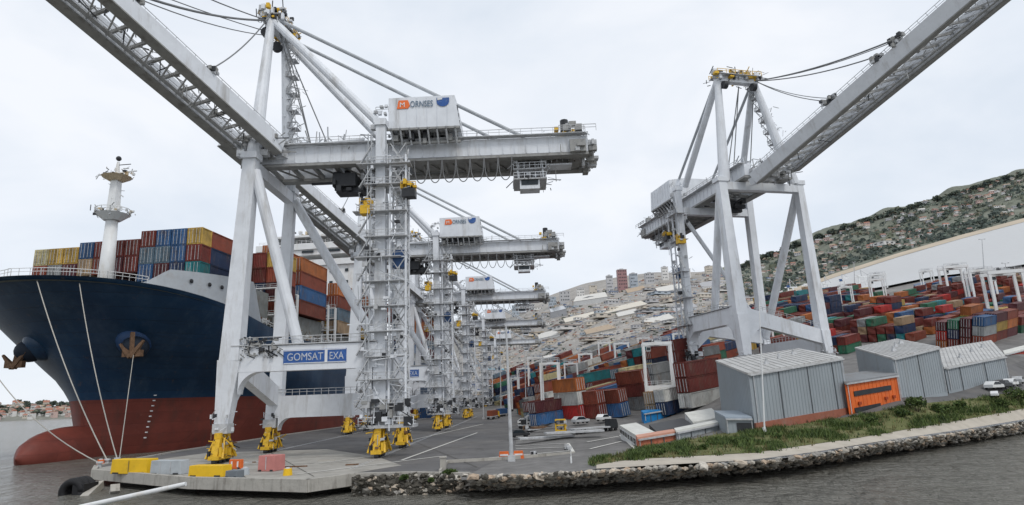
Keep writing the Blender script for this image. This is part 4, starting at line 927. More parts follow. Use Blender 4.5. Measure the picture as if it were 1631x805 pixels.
    for i in range(n):
        p = h1.lerp(e1, (i+.3)/n); q = h2.lerp(e2, (i+.3)/n); q2 = h2.lerp(e2, (i+1.3)/n)
        mb.beam(p, q, .4, .5, CRANED)
        mb.beam(p-upb*.8, q2-upb*.8, .22, .25, GALV); mb.beam(p.lerp(q, .35), p.lerp(q, .35)+b_*2.6+upb*.5, .16, .2, GALV)
        mb.clutter(p.lerp(q, random.uniform(.2, .8)), (1.2, 1.2, 1.2), 3, [GALV, CRANED], .15, .6); mb.rods(p.lerp(q, .5), (4.5, 4.5, 1.6), 6, [GALV, CRANED, DARK], 1, 3.6, .09)
    mb.build('boom_bracing', bm_)
    mb = MB(); c0 = (h1+h2)/2; mb.clutter(c0, (7, 8, 3), 40, [CRANE, GALV, CRANED], .4, 1.6); mb.beam(h1-b_*1.5, h2-b_*1.5, 1.6, 1.8, CRANE); mb.rods(c0+V((0, 0, .5)), (9, 9, 4), 60, [GALV, CRANED, CRANE, DARK], 1, 4, .12); mb.build('boom_hinge', C)
    for t, side_, apx, th in stays:
        a = (h1 if side_ == 0 else h2)+b_*t+upb*1.6
        mb = MB(); mb.clutter(a+upb*.7, (1.8, 1.8, 1.8), 12, [GALV, DARK, CRANED], .3, .9); mb.build('stay_bracket', bm_)
        mb = MB(); tp = V((ax_-1, min(max(apx, apy[0]), apy[1]), az_)); L = [tp.lerp(a+upb, k/10)-V((0, 0, 1.2*4*(k/10)*(1-k/10))) for k in range(11)]; mb.tube(L, th, WIRE, 6)
        mb.build('forestay', C)
    return C
# boom direction of the left cranes, seen in the picture as coming toward the camera over the bow
def cdir(cx, cy, cz): c = V((cx, cy, cz)); return V((dX.dot(c), dY.dot(c), UPC.dot(c))).normalized()
bdL = cdir(-500, -623, -1000)
h1 = at(397, 247, 112.5)-V((-50.5, 107, 0)); perp = V((-bdL.y, bdL.x, 0)).normalized(); perp = perp if perp.x > 0 else -perp
h2 = h1+perp*7.6; h2.z = h1.z
random.seed(5)
c1 = build_crane('nearest and tallest white quay crane, its boom reaching over the bow of the ship', h1, h2, bdL, 56,
                 [(34, 1, 4, .22), (33, 1, 13, .10), (18, 1, 6, .12), (46, 1, 4, .12), (47, 0, 12, .1)])
c1.location = (-50.5, 107, 0)
def dupc(loc, label):
    c = copy_tree(c1); c.location = loc; c['label'] = label
dupc((-51.6, 188, 0), 'second white quay crane from the camera, standing behind the tall nearest one')
dupc((-52.5, 287, 0), 'third white quay crane in the row, behind the second one')
dupc((-50.5, 400, 0), 'fourth white quay crane in the row, small in the distance')
dupc((-49.5, 540, 0), 'farthest white quay crane at the end of the row')
# right-hand crane
ey = V((.971, .239, 0)).normalized(); ex = V((-ey.y, ey.x, 0)); O = V((56.0, 160, 10.6))
Mw = Matrix(((ex.x, ey.x*1.2, 0, O.x), (ex.y, ey.y*1.2, 0, O.y), (0, 0, 1, O.z), (0, 0, 0, 1)))
# note: x,y,z here is left-handed for the left row seen from seaward, so the right crane is mirrored in y
bw = cdir(402-815, 572*-1, -1000); bw = cdir(413, -572, -1000)
Mi = Mw.to_3x3().inverted(); bl = Mi @ bw
hw1 = Mi @ (at(1203, 284, 156)-O); hw2 = Mi @ (at(1262, 266, 160)-O)
random.seed(6)
c2 = build_crane('separate white quay crane behind the grey warehouses, boom rising to the right', hw1, hw2, bl, 70,
                 [(27, 0, 13, .12), (28, 0, 14, .1), (46, 0, 13, .17), (45, 0, 12, .09), (41, 0, 14, .14)], yg=(5.0, 15), sign=False, housex=(33, 47), backstay_to=46, trolx=56, apy=(2.0, 11.5), az_=83.0, dens=.35)
c2.matrix_world = Mw
# ------------------------------------------------------------------ grey warehouses and orange building on the rising ground
def quadbuild(name, label, fl, fr, bl, tfl, tfr, tbl, wallm, roofm, seams=(), base=None, cat='warehouse', roofslope=.0, sink=3, louvers=()):
    """fl, fr, bl: ground corners (px,py,Y); t*: picture height of the eaves at those corners"""
    if fl[2] is None:
        fl, fr, bl = [(q[0], q[1], ground(q[0], q[1], 150).y) for q in (fl, fr, bl)]
    A_, B_, D_ = at(*fl), at(*fr), at(*bl); C_ = B_+(D_-A_)
    ha = at(fl[0], tfl, fl[2]).z-A_.z; hb = at(fr[0], tfr, fr[2]).z-B_.z; hd = at(bl[0], tbl, bl[2]).z-D_.z; hc = hb+hd-ha
    t = tag(empty(name, A_), label, cat, 'grey steel warehouses on the bank' if cat == 'warehouse' else None); g = [V((0, 0, 0)), B_-A_, C_-A_, D_-A_]; up = V((0, 0, 1)); tp = [g[0]+up*ha, g[1]+up*hb, g[2]+up*hc, g[3]+up*hd]
    mb = MB(); lo = [p-up*sink for p in g]; mb.poly(lo+tp, [(0, 1, 5, 4), (1, 2, 6, 5), (2, 3, 7, 6), (3, 0, 4, 7), (3, 2, 1, 0)], wallm); mb.build('wall', t)
    ctr = sum(tp, V())/4; ov = [ctr+(p-ctr)*1.012+up*.05 for p in tp]
    mb = MB(); mid1 = (ov[0]+ov[1])/2+up*roofslope; mid2 = (ov[3]+ov[2])/2+up*roofslope
    mb.poly(ov+[p+up*.35 for p in ov]+[mid1+up*.35, mid2+up*.35], [(0, 1, 5, 4), (1, 2, 6, 5), (2, 3, 7, 6), (3, 0, 4, 7), (3, 2, 1, 0), (4, 8, 9, 7), (8, 5, 6, 9), (4, 5, 8), (7, 9, 6)], roofm); rf = mb.build('roof', t)
    n = 16 if cat == 'warehouse' else 1; mb = MB()
    for k in range(1, n):
        a = ov[0].lerp(ov[1], k/n)+up*(.38+roofslope*(1-abs(2*k/n-1))); b = ov[3].lerp(ov[2], k/n)+up*(.38+roofslope*(1-abs(2*k/n-1))); mb.beam(a, b, .12, .08, pm('roof_seam', (.30, .30, .30), var=.3))
    if n > 1: mb.build('roof_rib', rf)
    for (u, v, s_) in ((.3, .3, .9), (.52, .5, .7), (.75, .62, 1.0)):
        if cat != 'warehouse': continue
        mb = MB(); p = (ov[0].lerp(ov[1], u)).lerp(ov[3].lerp(ov[2], u), v)+up*(.5+roofslope*(1-abs(2*u-1))); mb.box(p, (s_, s_, .6), GALV, taper=.7); mb.tube([p, p+up*.8], s_*.3, GALV, 8)
        mb.build('roof_vent', rf)
    fn = (g[1]-g[0]).normalized(); nn = V((fn.y, -fn.x, 0)).normalized()
    mb = MB()
    for k in seams:
        mb = MB(); a = g[0].lerp(g[1], k)+nn*.05; hh = ha+(hb-ha)*k; mb.beam(a-up*.5, a+up*(hh-.05), .16, .12, pm('panel_joint', (.10, .11, .12), var=.2), side=fn); mb.build('panel_joint', t)
    # fine cladding ribs
    mb = MB(); nr = int((g[1]-g[0]).length/.9)
    for k in range(1, nr): a = g[0].lerp(g[1], k/nr)+nn*.02; mb.beam(a, a+up*(ha+(hb-ha)*k/nr), .08, .07, wallm, side=fn)
    g3 = g[3]; sn = (g3-g[0]).normalized(); s2 = V((-sn.y, sn.x, 0)); nr = int((g3-g[0]).length/.9)
    for k in range(1, nr): a = g[0].lerp(g3, k/nr)+s2*.02; mb.beam(a, a+up*(ha+(hd-ha)*k/nr), .08, .07, wallm, side=sn)
    mb.build('cladding_rib', t)
    if base:
        mb = MB(); mb.beam(g[0]+nn*.12+up*.1, g[1]+nn*.12+up*.1, .35, 2.0, base, side=nn); mb.build('plinth', t)
    # gutter and downpipes
    mb = MB(); mb.beam(tp[0]+nn*.25, tp[1]+nn*.25, .3, .25, GALV, side=nn)
    for k in (.03, .97): a = g[0].lerp(g[1], k)+nn*.2; mb.beam(a, a+up*(ha+(hb-ha)*k), .12, .12, GALV)
    mb.build('gutter', t)
    return t, g, tp, fn, nn
BRICKR = pm('red_brick_plinth', (.30, .11, .07), rough=.85, var=.25, scale=1.5, dirt=.5, dirtcol=(.25, .2, .17))
W1 = quadbuild('warehouse', 'largest grey steel warehouse, with red plinth, nearest the water', (1203, 686, 102), (1355, 659, 118), (1150, 661, 124), 598, 572, 577, SHEETG, ROOFG, (.28, .58, .86), BRICKR)
W2 = quadbuild('warehouse', 'tall grey steel warehouse just right of the orange building', (1433, 640, 124), (1509, 624, 134), (1371, 612, 148), 573, 555, 556, SHEETG, ROOFG, (.5,), None)
W3 = quadbuild('warehouse', 'low long grey warehouse at the right end of the row', (1511, 623, 136), (1608, 602, 150), (1503, 600, 160), 588, 569, 558, SHEETG, ROOFG, (.22, .62), None)
OB = quadbuild('orange_building', 'bright orange flat building squeezed between two grey warehouses', (1353, 660, 116), (1437, 643, 121), (1344, 640, 134), 612, 599, 600, ORANGE, pm('dark_grey_roof', (.22, .23, .24), rough=.7, dirt=.6), (), None, cat='building')
t, g, tp, fn, nn = OB
for (u0, u1, v0, v1, nm) in ((.13, .83, .55, .72, 'louvre'), (.10, .58, .0, .17, 'loading_opening')):
    P = []
    for u, v in ((u0, v0), (u1, v0), (u1, v1), (u0, v1)): P.append(g[0].lerp(g[1], u)*(1-v)+tp[0].lerp(tp[1], u)*v+nn*.06)
    mb = MB(); mb.prism(P, nn*.1, DARK)
    for k in range(0):
        u = u0+(u1-u0)*(k+.5)/8; a = g[0].lerp(g[1], u)*(1-v0)+tp[0].lerp(tp[1], u)*v0+nn*.18; b = g[0].lerp(g[1], u)*(1-v1)+tp[0].lerp(tp[1], u)*v1+nn*.18; mb.beam(a, b, .1, .1, GALV)
    mb.build(nm, t)
for u in (.2, .7, .85): p = g[0].lerp(g[1], u)*.7+tp[0].lerp(tp[1], u)*.3+nn*.2; MB().box(p, (.5, .4, .5), pm('dark_orange', (.35, .06, .02))).build('wall_lamp', t)
# lean-to sheds and low buildings left of the big warehouse
LO = quadbuild('lean_to_shed', 'low grey lean-to with a dark open doorway at the left foot of the big warehouse', (1158, 690, 101), (1200, 690, 101), (1140, 676, 112), 668, 668, 658, SHEETG, pm('blue_grey_roof', (.30, .35, .40), rough=.5), (), None, cat='shed')
g, tp, nn = LO[1], LO[2], LO[4]; P = []
for u, v in ((.4, .02), (.95, .02), (.95, .75), (.4, .75)): P.append(g[0].lerp(g[1], u)*(1-v)+tp[0].lerp(tp[1], u)*v+nn*.05)
MB().prism(P, nn*.1, DARK).build('doorway', LO[0])
WROOF = pm('white_roof', (.62, .62, .58), rough=.6, var=.15, dirt=.5, dirtcol=(.35, .33, .3))
CB_ = quadbuild('site_cabin', 'white roofed cabin with dark windows at the left end of the trailers', (1014, 714, 104), (1044, 708, 106), (988, 692, 120), 697, 692, 681, STEELW, WROOF, (), None, cat='cabin')
g, tp, nn = CB_[1], CB_[2], CB_[4]; sd = (g[3]-g[0]).normalized(); s2 = V((-sd.y, sd.x, 0))
for k in range(6):
    P = []
    for u, v in (((k+.15)/6, .3), ((k+.85)/6, .3), ((k+.85)/6, .82), ((k+.15)/6, .82)): P.append(g[0].lerp(g[3], u)*(1-v)+tp[0].lerp(tp[3], u)*v+s2*.04)
    MB().prism(P, s2*.05, GLASS).build('window', CB_[0])
quadbuild('orange_trailer', 'long faded orange box trailer parked along the grass bank', (1017, 716, 101), (1078, 704, 105), (1014, 711, 104), 701, 691, 697, pm('faded_orange', (.50, .16, .09), rough=.6, var=.15, dirt=.5, dirtcol=(.3, .12, .08)), pm('faded_orange_top', (.55, .28, .2), rough=.6), (.33, .66), None, cat='trailer')
quadbuild('grey_trailer', 'long pale grey box trailer right of the orange trailer', (1079, 707, 104), (1153, 691, 109), (1076, 702, 107), 690, 675, 686, pm('pale_grey_panel', (.36, .39, .41), rough=.6, var=.12, dirt=.5), WROOF, (.3, .6), None, cat='trailer')
quadbuild('white_roof_shed', 'long low shed with a white roof behind the trailers', (1105, 688, 117), (1150, 679, 119), (1092, 672, 124), 676, 668, 661, STEELW, WROOF, (), None, cat='shed')
quadbuild('open_stock_bin', 'dark open stock enclosure between the white roofed sheds', (1048, 700, 111), (1104, 688, 116), (1035, 688, 120), 692, 680, 680, DARK, DARK, (), None, cat='enclosure')
quadbuild('blue_covered_bin', 'bright blue covered low bin standing under the big straddle carrier', (1026, 671, 143), (1078, 662, 148), (1022, 666, 148), 660, 651, 657, BLUEC, BLUEC, (.2, .4, .6, .8), None, cat='bin')

# ------------------------------------------------------------------ rubber-tyred yard gantries / straddle carriers
def gantry(px, py, wpx, hpx, label, theta=math.radians(50), span=None, solid=False, ytrim=0):
    p = ground(px, py); sc = p.y/1000.; wd = wpx*sc; ht = hpx*sc
    t = tag(empty('gantry_carrier', p), label, 'gantry', 'white yard gantries among the container rows')
    w2, dp = wd/2, wd*.55; lw = max(.35, wd*.075); legs = []
    for sx in (-1, 1):
        for sy in (-1, 1):
            mb = MB(); mb.beam((sx*w2, sy*dp/2, 0.5), (sx*w2*.97, sy*dp/2, ht), lw, lw*1.1, STEELW); L = mb.build('leg', t); legs.append(L)
            mb = MB(); mb.tube([(sx*w2-.35, sy*dp/2, .5), (sx*w2+.35, sy*dp/2, .5)], max(.55, wd*.05), RUBBER, 12); mb.build('wheel', L)
        mb = MB(); mb.beam((sx*w2, -dp/2, 1.2), (sx*w2, dp/2, 1.2), lw, lw*1.2, STEELW); mb.build('sill_beam', t)
    for sy in (-1, 1): mb = MB(); mb.beam((-w2-lw/2, sy*dp/2, ht), (w2+lw/2, sy*dp/2, ht), lw*1.2, lw*1.5, STEELW); mb.rail((-w2, sy*dp/2, ht+lw*.8), (w2, sy*dp/2, ht+lw*.8), GALV, h=1.2, step=2, r=.1); mb.build('top_girder', t)
    mb = MB(); mb.box((w2*.1, 0, ht+lw), (wd*.25, dp*.9, lw*1.5), GALV); mb.clutter((0, 0, ht+lw*1.6), (wd*.4, dp*.5, lw), 8, [STEELW, GALV, DARK], lw*.4, lw*1.2); mb.build('trolley', t)
    mb = MB(); mb.box((-w2*.6, 0, ht-lw*2.2), (lw*2, lw*2.4, lw*2.6), STEELW); mb.box((-w2*.6, -lw*1.25, ht-lw*2.3), (lw*1.7, .1, lw*1.4), GLASS); mb.build('operator_cab', t)
    if solid:
        mb = MB(); mb.beam((-w2, -dp/2, ht*.30), (w2, -dp/2, ht*.30), .6, ht*.22, STEELW); mb.rail((-w2, -dp/2, ht*.41), (w2, -dp/2, ht*.41), GALV, h=1, step=1.2, r=.09); mb.build('front_panel', t)
    return t
GN = [(1055, 661, 42, 108, 'tall white straddle carrier over the blue covered bin', True), (880, 672, 28, 88, 'slim white gantry left of the striped container stack'), (855, 652, 22, 78, 'slim white gantry behind the lamp post'),
      (993, 597, 22, 48, 'white gantry standing behind the nearer container rows'), (965, 592, 18, 44, 'small white gantry left of its taller neighbour'), (1243, 560, 16, 52, 'white gantry seen through the portal of the right crane'),
      (1405, 506, 20, 60, 'white gantry with open frame beside the green and teal stack'), (1352, 500, 18, 42, 'small white gantry in the bay side rows'), (1400, 462, 22, 24, 'pale broad gantry at the near shore of the bay'),
      (1527, 478, 34, 52, 'white yard gantry at the head of the right rows'), (1570, 488, 32, 56, 'white yard gantry, second from the right frame edge'), (1612, 515, 46, 80, 'largest white yard gantry at the right edge'), (1480, 462, 16, 30, 'small pale gantry on the dark quay by the bay'),
      (836, 648, 18, 58, 'white gantry far down the apron, right of the crane row'), (822, 655, 12, 50, 'narrow white frame beside the farthest crane'), (912, 634, 20, 52, 'white gantry behind the striped container stack'), (935, 612, 20, 46, 'white gantry in the middle of the left rows'), (1085, 575, 18, 42, 'white gantry just left of the right crane tower'), (1028, 580, 18, 40, 'white gantry behind the tall straddle carrier')]
random.seed(21)
for gg in GN:
    t = gantry(gg[0], gg[1], gg[2], gg[3], gg[4], solid=len(gg) > 5); t.rotation_euler = (0, 0, random.uniform(-.25, .05))

# ------------------------------------------------------------------ container yard
TH = math.radians(50); rx = V((math.sin(TH), math.cos(TH), 0)); ry = V((-math.cos(TH), math.sin(TH), 0))
YARD = [(845, 668), (838, 655), (782, 640), (785, 612), (850, 598), (900, 575), (1000, 560), (1070, 560), (1130, 548), (1200, 505), (1290, 478), (1370, 470), (1420, 478), (1500, 462), (1640, 450), (1640, 548), (1590, 552), (1530, 560), (1480, 552), (1400, 556), (1345, 562), (1330, 580), (1150, 590), (1148, 655), (1090, 662), (1030, 664), (1000, 668), (960, 672), (900, 678)]
KEEP = [[(1140, 575), (1350, 560), (1355, 690), (1140, 690)], [(1360, 545), (1510, 545), (1510, 640), (1360, 640)], [(1478, 556), (1610, 556), (1610, 625), (1478, 625)], [(1000, 560), (1030, 555), (1035, 575), (1000, 580)]]
def yard_col(px, py, rnd):
    if px < 1180:
        pool = ['dark red']*3+['rust red']*4+['orange']*2+['maroon']*2+['blue', 'blue', 'navy blue', 'grey blue', 'white', 'white', 'tan', 'grey', 'grey', 'green', 'pale yellow', 'teal']
    else:
        pool = ['dark red']*5+['rust red']*3+['maroon']*4+['green', 'green', 'teal', 'navy blue', 'navy blue', 'blue', 'yellow', 'orange', 'tan', 'grey', 'bright red']
    return rnd.choice(pool)
cells = []; CL = 12.4; CWy = 2.9; CHy = 2.9; rnd = random.Random(5)
for ip in range(-12, 42):
    for iq in range(-60, 150):
        q = iq*3.15+(iq//6)*7.5; pp = ip*12.9+(ip//7)*6+rnd.uniform(-.3, .3)
        X, Y = 10+rx.x*pp+ry.x*q, 120+rx.y*pp+ry.y*q
        if Y < 115 or Y > 620 or X < (3 if Y < 230 else -24): continue
        z = float(gz(X, Y)); px, py = proj((X, Y, z))
        if not (-20 < px < 1690) or not in_poly(px, py, YARD): continue
        if any(in_poly(px, py, k) for k in KEEP): continue
        # no stacks inside the legs of the right crane's rails
        loc = V((X-56, Y-160, 0))
        blk = noise.noise(V((ip//7*1.7, iq//6*2.3, 1))); h = noise.noise(V((X*.021, Y*.021, 3)))+rnd.uniform(-.35, .35)
        tiers = int(round(2.2+2.6*h+blk)); tiers = max(0, min(4, tiers))
        if rnd.random() < .07: tiers = 0
        if tiers: cells.append((Y, X, z, px, py, ip, iq, tiers))
# hand-placed stacks in front of the rows (picture position, colours bottom to top)
hand = [(913, 667, 143, ['bright red', 'white', 'orange']), (942, 666, 146, ['dark red', 'rust red']), (977, 664, 145, ['blue', 'rust red']), (1018, 652, 150, ['grey', 'dark red', 'rust red']), (1120, 645, 136, ['white', 'dark red', 'dark red']), (1100, 612, 180, ['grey', 'green', 'dark red', 'dark red'])]
cells.sort(); n_ind = 0; far = {}
def box_at(X, Y, z0, tier, colr, k=1.0):
    p = V((X, Y, z0)); x, y, n = slope_frame(p, TH); return frame_matrix(p+n*(tier*CHy*k+.1), x, y, n)
LABEL_N = 0
for i, (px, py, Y, cs) in enumerate(hand):
    p = ground(px, py)
    for t, c in enumerate(cs):
        container(box_at(p.x, p.y, p.z, t*1.15, c) @ Matrix.Rotation(math.pi/2 if i < 4 else 0, 4, 'Z'), 8.5 if i < 4 else 13, 3.4, CHy*1.15-.1, c, f"{c} container, {ORD[t]} of the {['striped', 'plain red', 'blue and red', 'grey and red', 'white and dark red', 'tall mixed'][i]} stack at the near yard edge", 'containers in the yard', True)
rows_seen = {}; todo = []
for (Y, X, z, px, py, ip, iq, tiers) in cells:
    if any(abs(px-h[0]) < 22 and abs(py-h[1]) < 12 for h in hand): continue
    base = yard_col(px, py, rnd)
    for t in range(tiers):
        c = base if rnd.random() < .28 else yard_col(px, py, rnd)
        if n_ind < 150:
            M_ = box_at(X, Y, z, t, c)
            side = 'left' if px < 1180 else 'bay side'
            rw = rows_seen.setdefault((side, iq), {}); st = rw.setdefault(ip, len(rw))
            o_ = container(M_, CL, CWy, CHy-.12, c, 'x', 'containers in the yard', n_ind < 75); todo.append((o_, c, t, side, iq, ip, px)); n_ind += 1
        else:
            key = (c, 1)
            x, y, n = slope_frame(V((X, Y, z)), TH); cc = V((X, Y, z))+n*((t+.5)*CHy)
            far.setdefault('all', MB()).box(cc, (CL-.2, CWy-.15, CHy-.15), container_mat(c.replace(' ', '_')+'_container_paint', PAL[c]), x, y, n)
for side in ('left', 'bay side'):
    iqs = sorted({a[4] for a in todo if a[3] == side})
    for o_, c, t, sd_, iq, ip, px in todo:
        if sd_ != side: continue
        stks = sorted({(a[5]) for a in todo if a[3] == side and a[4] == iq})
        o_['label'] = f'{c} container, {ORD[t]} tier, {nth(stks.index(ip))} stack from the left, {nth(iqs.index(iq))} {side} yard row'
if far: tag(far['all'].build('shipping_containers_far'), 'mass of stacked containers filling the far rows of the yard', 'containers', kind='stuff')

# ------------------------------------------------------------------ vehicles
def car(px, py, body, label, k=1.0, rz=0.0, van=False):
    p = ground(px, py)+V((0, 0, .45)); t = tag(empty('parked_car' if not van else 'white_van', p, rz), label, 'car' if not van else 'van', 'cars parked at the foot of the warehouses'); L, W_, H_ = 4.6*k, 1.9*k, 1.75*k
    pr = [(-.5, .22), (.5, .22), (.5, .48), (.47, .6), (.24, .66), (.1, .98), (-.28, 1.0), (-.45, .68), (-.5, .62)]
    mb = MB(); mb.prism([(a*L, -W_/2, b*H_) for a, b in pr], (0, W_, 0), body); bd = mb.build('body', t); mo = bd.modifiers.new('bevel', 'BEVEL'); mo.width = .09*k; mo.segments = 2
    mb = MB()
    for s_ in (-1, 1): mb.prism([(a*L, s_*(W_/2+.01)-.01, b*H_) for a, b in ((.24, .58), (.09, .92), (-.28, .94), (-.44, .60))], (0, .02, 0), GLASS)
    mb.prism([(.25*L, -W_*.42, .67*H_), (.12*L, -W_*.38, .95*H_), (.12*L, W_*.38, .95*H_), (.25*L, W_*.42, .67*H_)], (.03, 0, .03), GLASS); mb.build('window', t)
    for a in (-.32, .32):
        for s_ in (-1, 1): mb = MB(); mb.tube([(a*L, s_*W_*.42-.1, .3*k), (a*L, s_*W_*.42+.1, .3*k)], .32*k, RUBBER, 14); mb.build('wheel', t)
    for s_ in (-1, 1): MB().box((.5*L, s_*W_*.34, .52*H_), (.08, .35, .16), STEELW).build('headlight', t)
CARS = [(1585, 624, STEELW, 'white car nearest the corner of the low warehouse'), (1600, 622, DARK, 'black car beside the white one at the warehouse corner'), (1612, 619, STEELW, 'second white car from the bush at the right edge'), (1624, 615, GALV, 'silver car at the right edge of the picture'), (1586, 636, STEELW, 'small white car standing alone on the road below the others')]
for i, (x, y, m, l) in enumerate(CARS): car(x, y, m, l, 1.0 if i < 4 else .7, .5+.1*i)
# red and white coach-like trailer at the right edge
quadbuild('red_truck_trailer', 'red box trailer with white roof at the right edge beside the yard', (1603, 577, 172), (1645, 567, 178), (1600, 571, 178), 566, 555, 561, pm('trailer_red', (.42, .05, .03), dirt=.4), WROOF, (), None, cat='trailer')
quadbuild('orange_flat_trailer', 'long orange flat trailer with white load at the near edge of the right rows', (1560, 553, 215), (1612, 544, 225), (1558, 549, 220), 546, 537, 542, ORANGE, WROOF, (.3, .5, .7), None, cat='trailer')
def truck(px, py, cabm, load, label, rz, k=1.0):
    p = onz(px, py) if px < 900 else ground(px, py); t = tag(empty('yard_truck', p+V((0, 0, .1)), rz), label, 'truck', 'trucks and trailers on the apron')
    mb = MB(); mb.box((0, 0, 1.1*k), (12*k, 2.4*k, .35*k), GALV); mb.build('trailer_bed', t)
    if cabm is None: return
    mb = MB(); mb.prism([(6.2*k, -1.2*k, .7*k), (8.6*k, -1.2*k, .7*k), (8.6*k, -1.2*k, 1.9*k), (8.2*k, -1.2*k, 3.0*k), (6.2*k, -1.2*k, 3.1*k)], (0, 2.4*k, 0), cabm); cb = mb.build('cab', t)
    MB().box((8.5*k, 0, 2.3*k), (.15, 2.0*k, .8*k), GLASS).build('windscreen', cb)
    for a in (-5, -3.8, -2.6, 6.2, 7.8):
        for s_ in (-1, 1): mb = MB(); mb.tube([(a*k, s_*1.05*k-.15, .5*k), (a*k, s_*1.05*k+.15, .5*k)], .5*k, RUBBER, 12); mb.build('wheel', t)
    if load:
        mb = MB(); mb.box((-.3*k, 0, 1.3*k+load[1]*k/2), (load[0]*k, 2.3*k, load[1]*k), load[2]); mb.build('load', t)
truck(870, 706, None, None, 'empty flat trailer parked beside the white bay lines', .25, .9)
truck(915, 698, None, (11, .7, STEELW), 'flat trailer with long white slabs parked right of the bay lines', .2, .95)
truck(855, 683, pm('cab_green', (.05, .12, .10)), (9, 1.4, DARK), 'dark loaded truck at the head of the parking bays', .15, .9)
truck(800, 664, STEELW, (11, 2.4, pm('load_blue', (.03, .09, .22))), 'truck with a dark blue box far down the apron', 1.3, 1)
truck(785, 668, YEL, (11, 2.3, pm('load_rust', (.22, .06, .03))), 'yellow cab truck with a rust box beside the crane legs far down the apron', 1.4, 1)
truck(940, 690, DARK, None, 'dark empty trailer at the near edge of the container rows', .6, .8)
truck(893, 678, STEELW, (9, 2.4, pm('load_blue2', (.03, .12, .3))), 'white truck with a blue box in front of the red stacks', .3, .8)
truck(845, 672, STEELW, (9, 2.3, pm('load_white', (.5, .5, .48))), 'white truck with a white box between the slim gantries', 1.0, .85)
truck(868, 690, pm('cab_red', (.3, .03, .02)), (8, .6, RUST), 'red cab truck with a low rusty load behind the bay lines', .4, .8)
for i, (x, y, m, l) in enumerate(((835, 678, STEELW, 'small white car at the head of the parking bays'), (828, 700, DARK, 'dark car parked on the left end of a bay line'), (925, 678, GALV, 'silver car in front of the plain red stack'), (962, 674, STEELW, 'white car in front of the blue and red stack'))): car(x, y, m, l, .9, .3*i)
# clutter of straddle equipment at the head of the bays
for i, (x, y, hh, m, l) in enumerate(((893, 688, 18, YEL, 'yellow and grey lifting frame beside the striped stack'), (848, 684, 20, GALV, 'grey spreader frame standing at the end of the bays'), (872, 672, 14, ORANGE, 'orange machine standing beneath the slim gantry'), (838, 690, 10, RUST, 'heap of lashing gear by the lamp post bays'), (905, 716, 5, GALV, 'pair of grey steel rollers lying on the tarmac'), (850, 727, 4, GALV, 'white barrier pieces lying by the kerb'))):
    p = ground(x, y, 70); H_ = hh*p.y/1000; t = tag(empty('lifting_frame' if i < 3 else 'scrap_gear', p), l, 'machine'); random.seed(i)
    mb = MB()
    for sx in (-1, 1):
        for sy in (-1, 1): mb.beam((sx*H_*.4, sy*.8, 0), (sx*H_*.4, sy*.8, H_), .25, .25, m)
    for z in (.3, H_*.55, H_): mb.box((0, 0, z), (H_*.85, 1.8, .22), m)
    mb.build('frame', t); MB().clutter((0, 0, H_*.5), (H_, 2, H_*.9), 16, [m, DARK, GALV], .25, .8).build('fittings', t)
# blue box at the far bay quay
quadbuild('blue_launch', 'dark blue workboat hull standing on the bay quay', (1458, 462, 430), (1476, 458, 436), (1456, 459, 436), 456, 452, 454, pm('launch_blue', (.02, .05, .14)), pm('launch_deck', (.08, .12, .2)), (), None, cat='boat')

# lamp posts and masts
def lamp(base, top, r, label, arms=True, name='lamp_post', mat=None):
    mat = mat or GALV; b, tt = V(base), V(top); t = tag(empty(name, b), label, 'lamp post' if arms else 'mast'); mb = MB(); mb.tube([(0, 0, 0), tt-b], r, mat, 10, r*.45); mb.build('pole', t)
    mb = MB(); mb.box((0, 0, .4), (r*3.4, r*3.4, .8), mat); mb.build('base', t)
    if arms:
        for s_ in (-1, 1): mb = MB(); mb.beam(tt-b, tt-b+V((s_*1.6, 0, .3)), r*.6, r*.6, mat); mb.box(tt-b+V((s_*1.9, 0, .3)), (1.0, .4, .2), DARK); mb.build('lamp_head', t)
lamp(onz(815, 735), at(806, 520, onz(815, 735).y), .30, 'thick grey lamp post standing at the near end of the apron', False)
p = ground(1218, 690, 75); lamp(p, at(1209, 480, p.y), .13, 'thin pale mast in front of the largest grey warehouse', False, 'mast', STEELW)
for (x, y, yt, l) in ((1568, 440, 382, 'tall leaning light mast at the bay shore'), (1362, 470, 418, 'thin light mast in front of the bay'), (1605, 452, 420, 'short light mast above the right gantries'), (798, 664, 520, 'tall thin light mast far down the apron'), (838, 672, 560, 'thin light mast beside the slim gantries'), (770, 668, 575, 'light mast between the farthest cranes'), (1012, 600, 560, 'light mast above the left container rows')):
    p = ground(x, y) if x > 840 else onz(x, y); lamp(p, at(x-(4 if x > 1500 else 2), yt, p.y), .0007*p.y+.08, l)
p = ground(910, 738, 70); lamp(p, at(909, 712, p.y), .06, 'thin white marker post on the rock crest', False, 'marker_post', STEELW)
p = onz(706, 750); mb = MB(); mb.box(p+V((0, 0, .8)), (.7, .7, 1.6), CONC); mb.box(p+V((0, 0, 1.65)), (.9, .9, .15), CONC); tag(mb.build('concrete_post'), 'short concrete post at the kerb above the rocks', 'post')
for x, y, l in ((803, 732, 'orange traffic barrier left of the thick lamp post'), (826, 731, 'orange traffic barrier right of the thick lamp post')):
    p = onz(x, y); mb = MB(); mb.prism([p+V((-.8, 0, 0)), p+V((.8, 0, 0)), p+V((.65, 0, 1.1)), p+V((-.65, 0, 1.1))], (0, .4, 0), ORANGE); mb.box(p+V((0, -.03, .6)), (1.2, .05, .25), STEELW); tag(mb.build('traffic_barrier'), l, 'barrier')
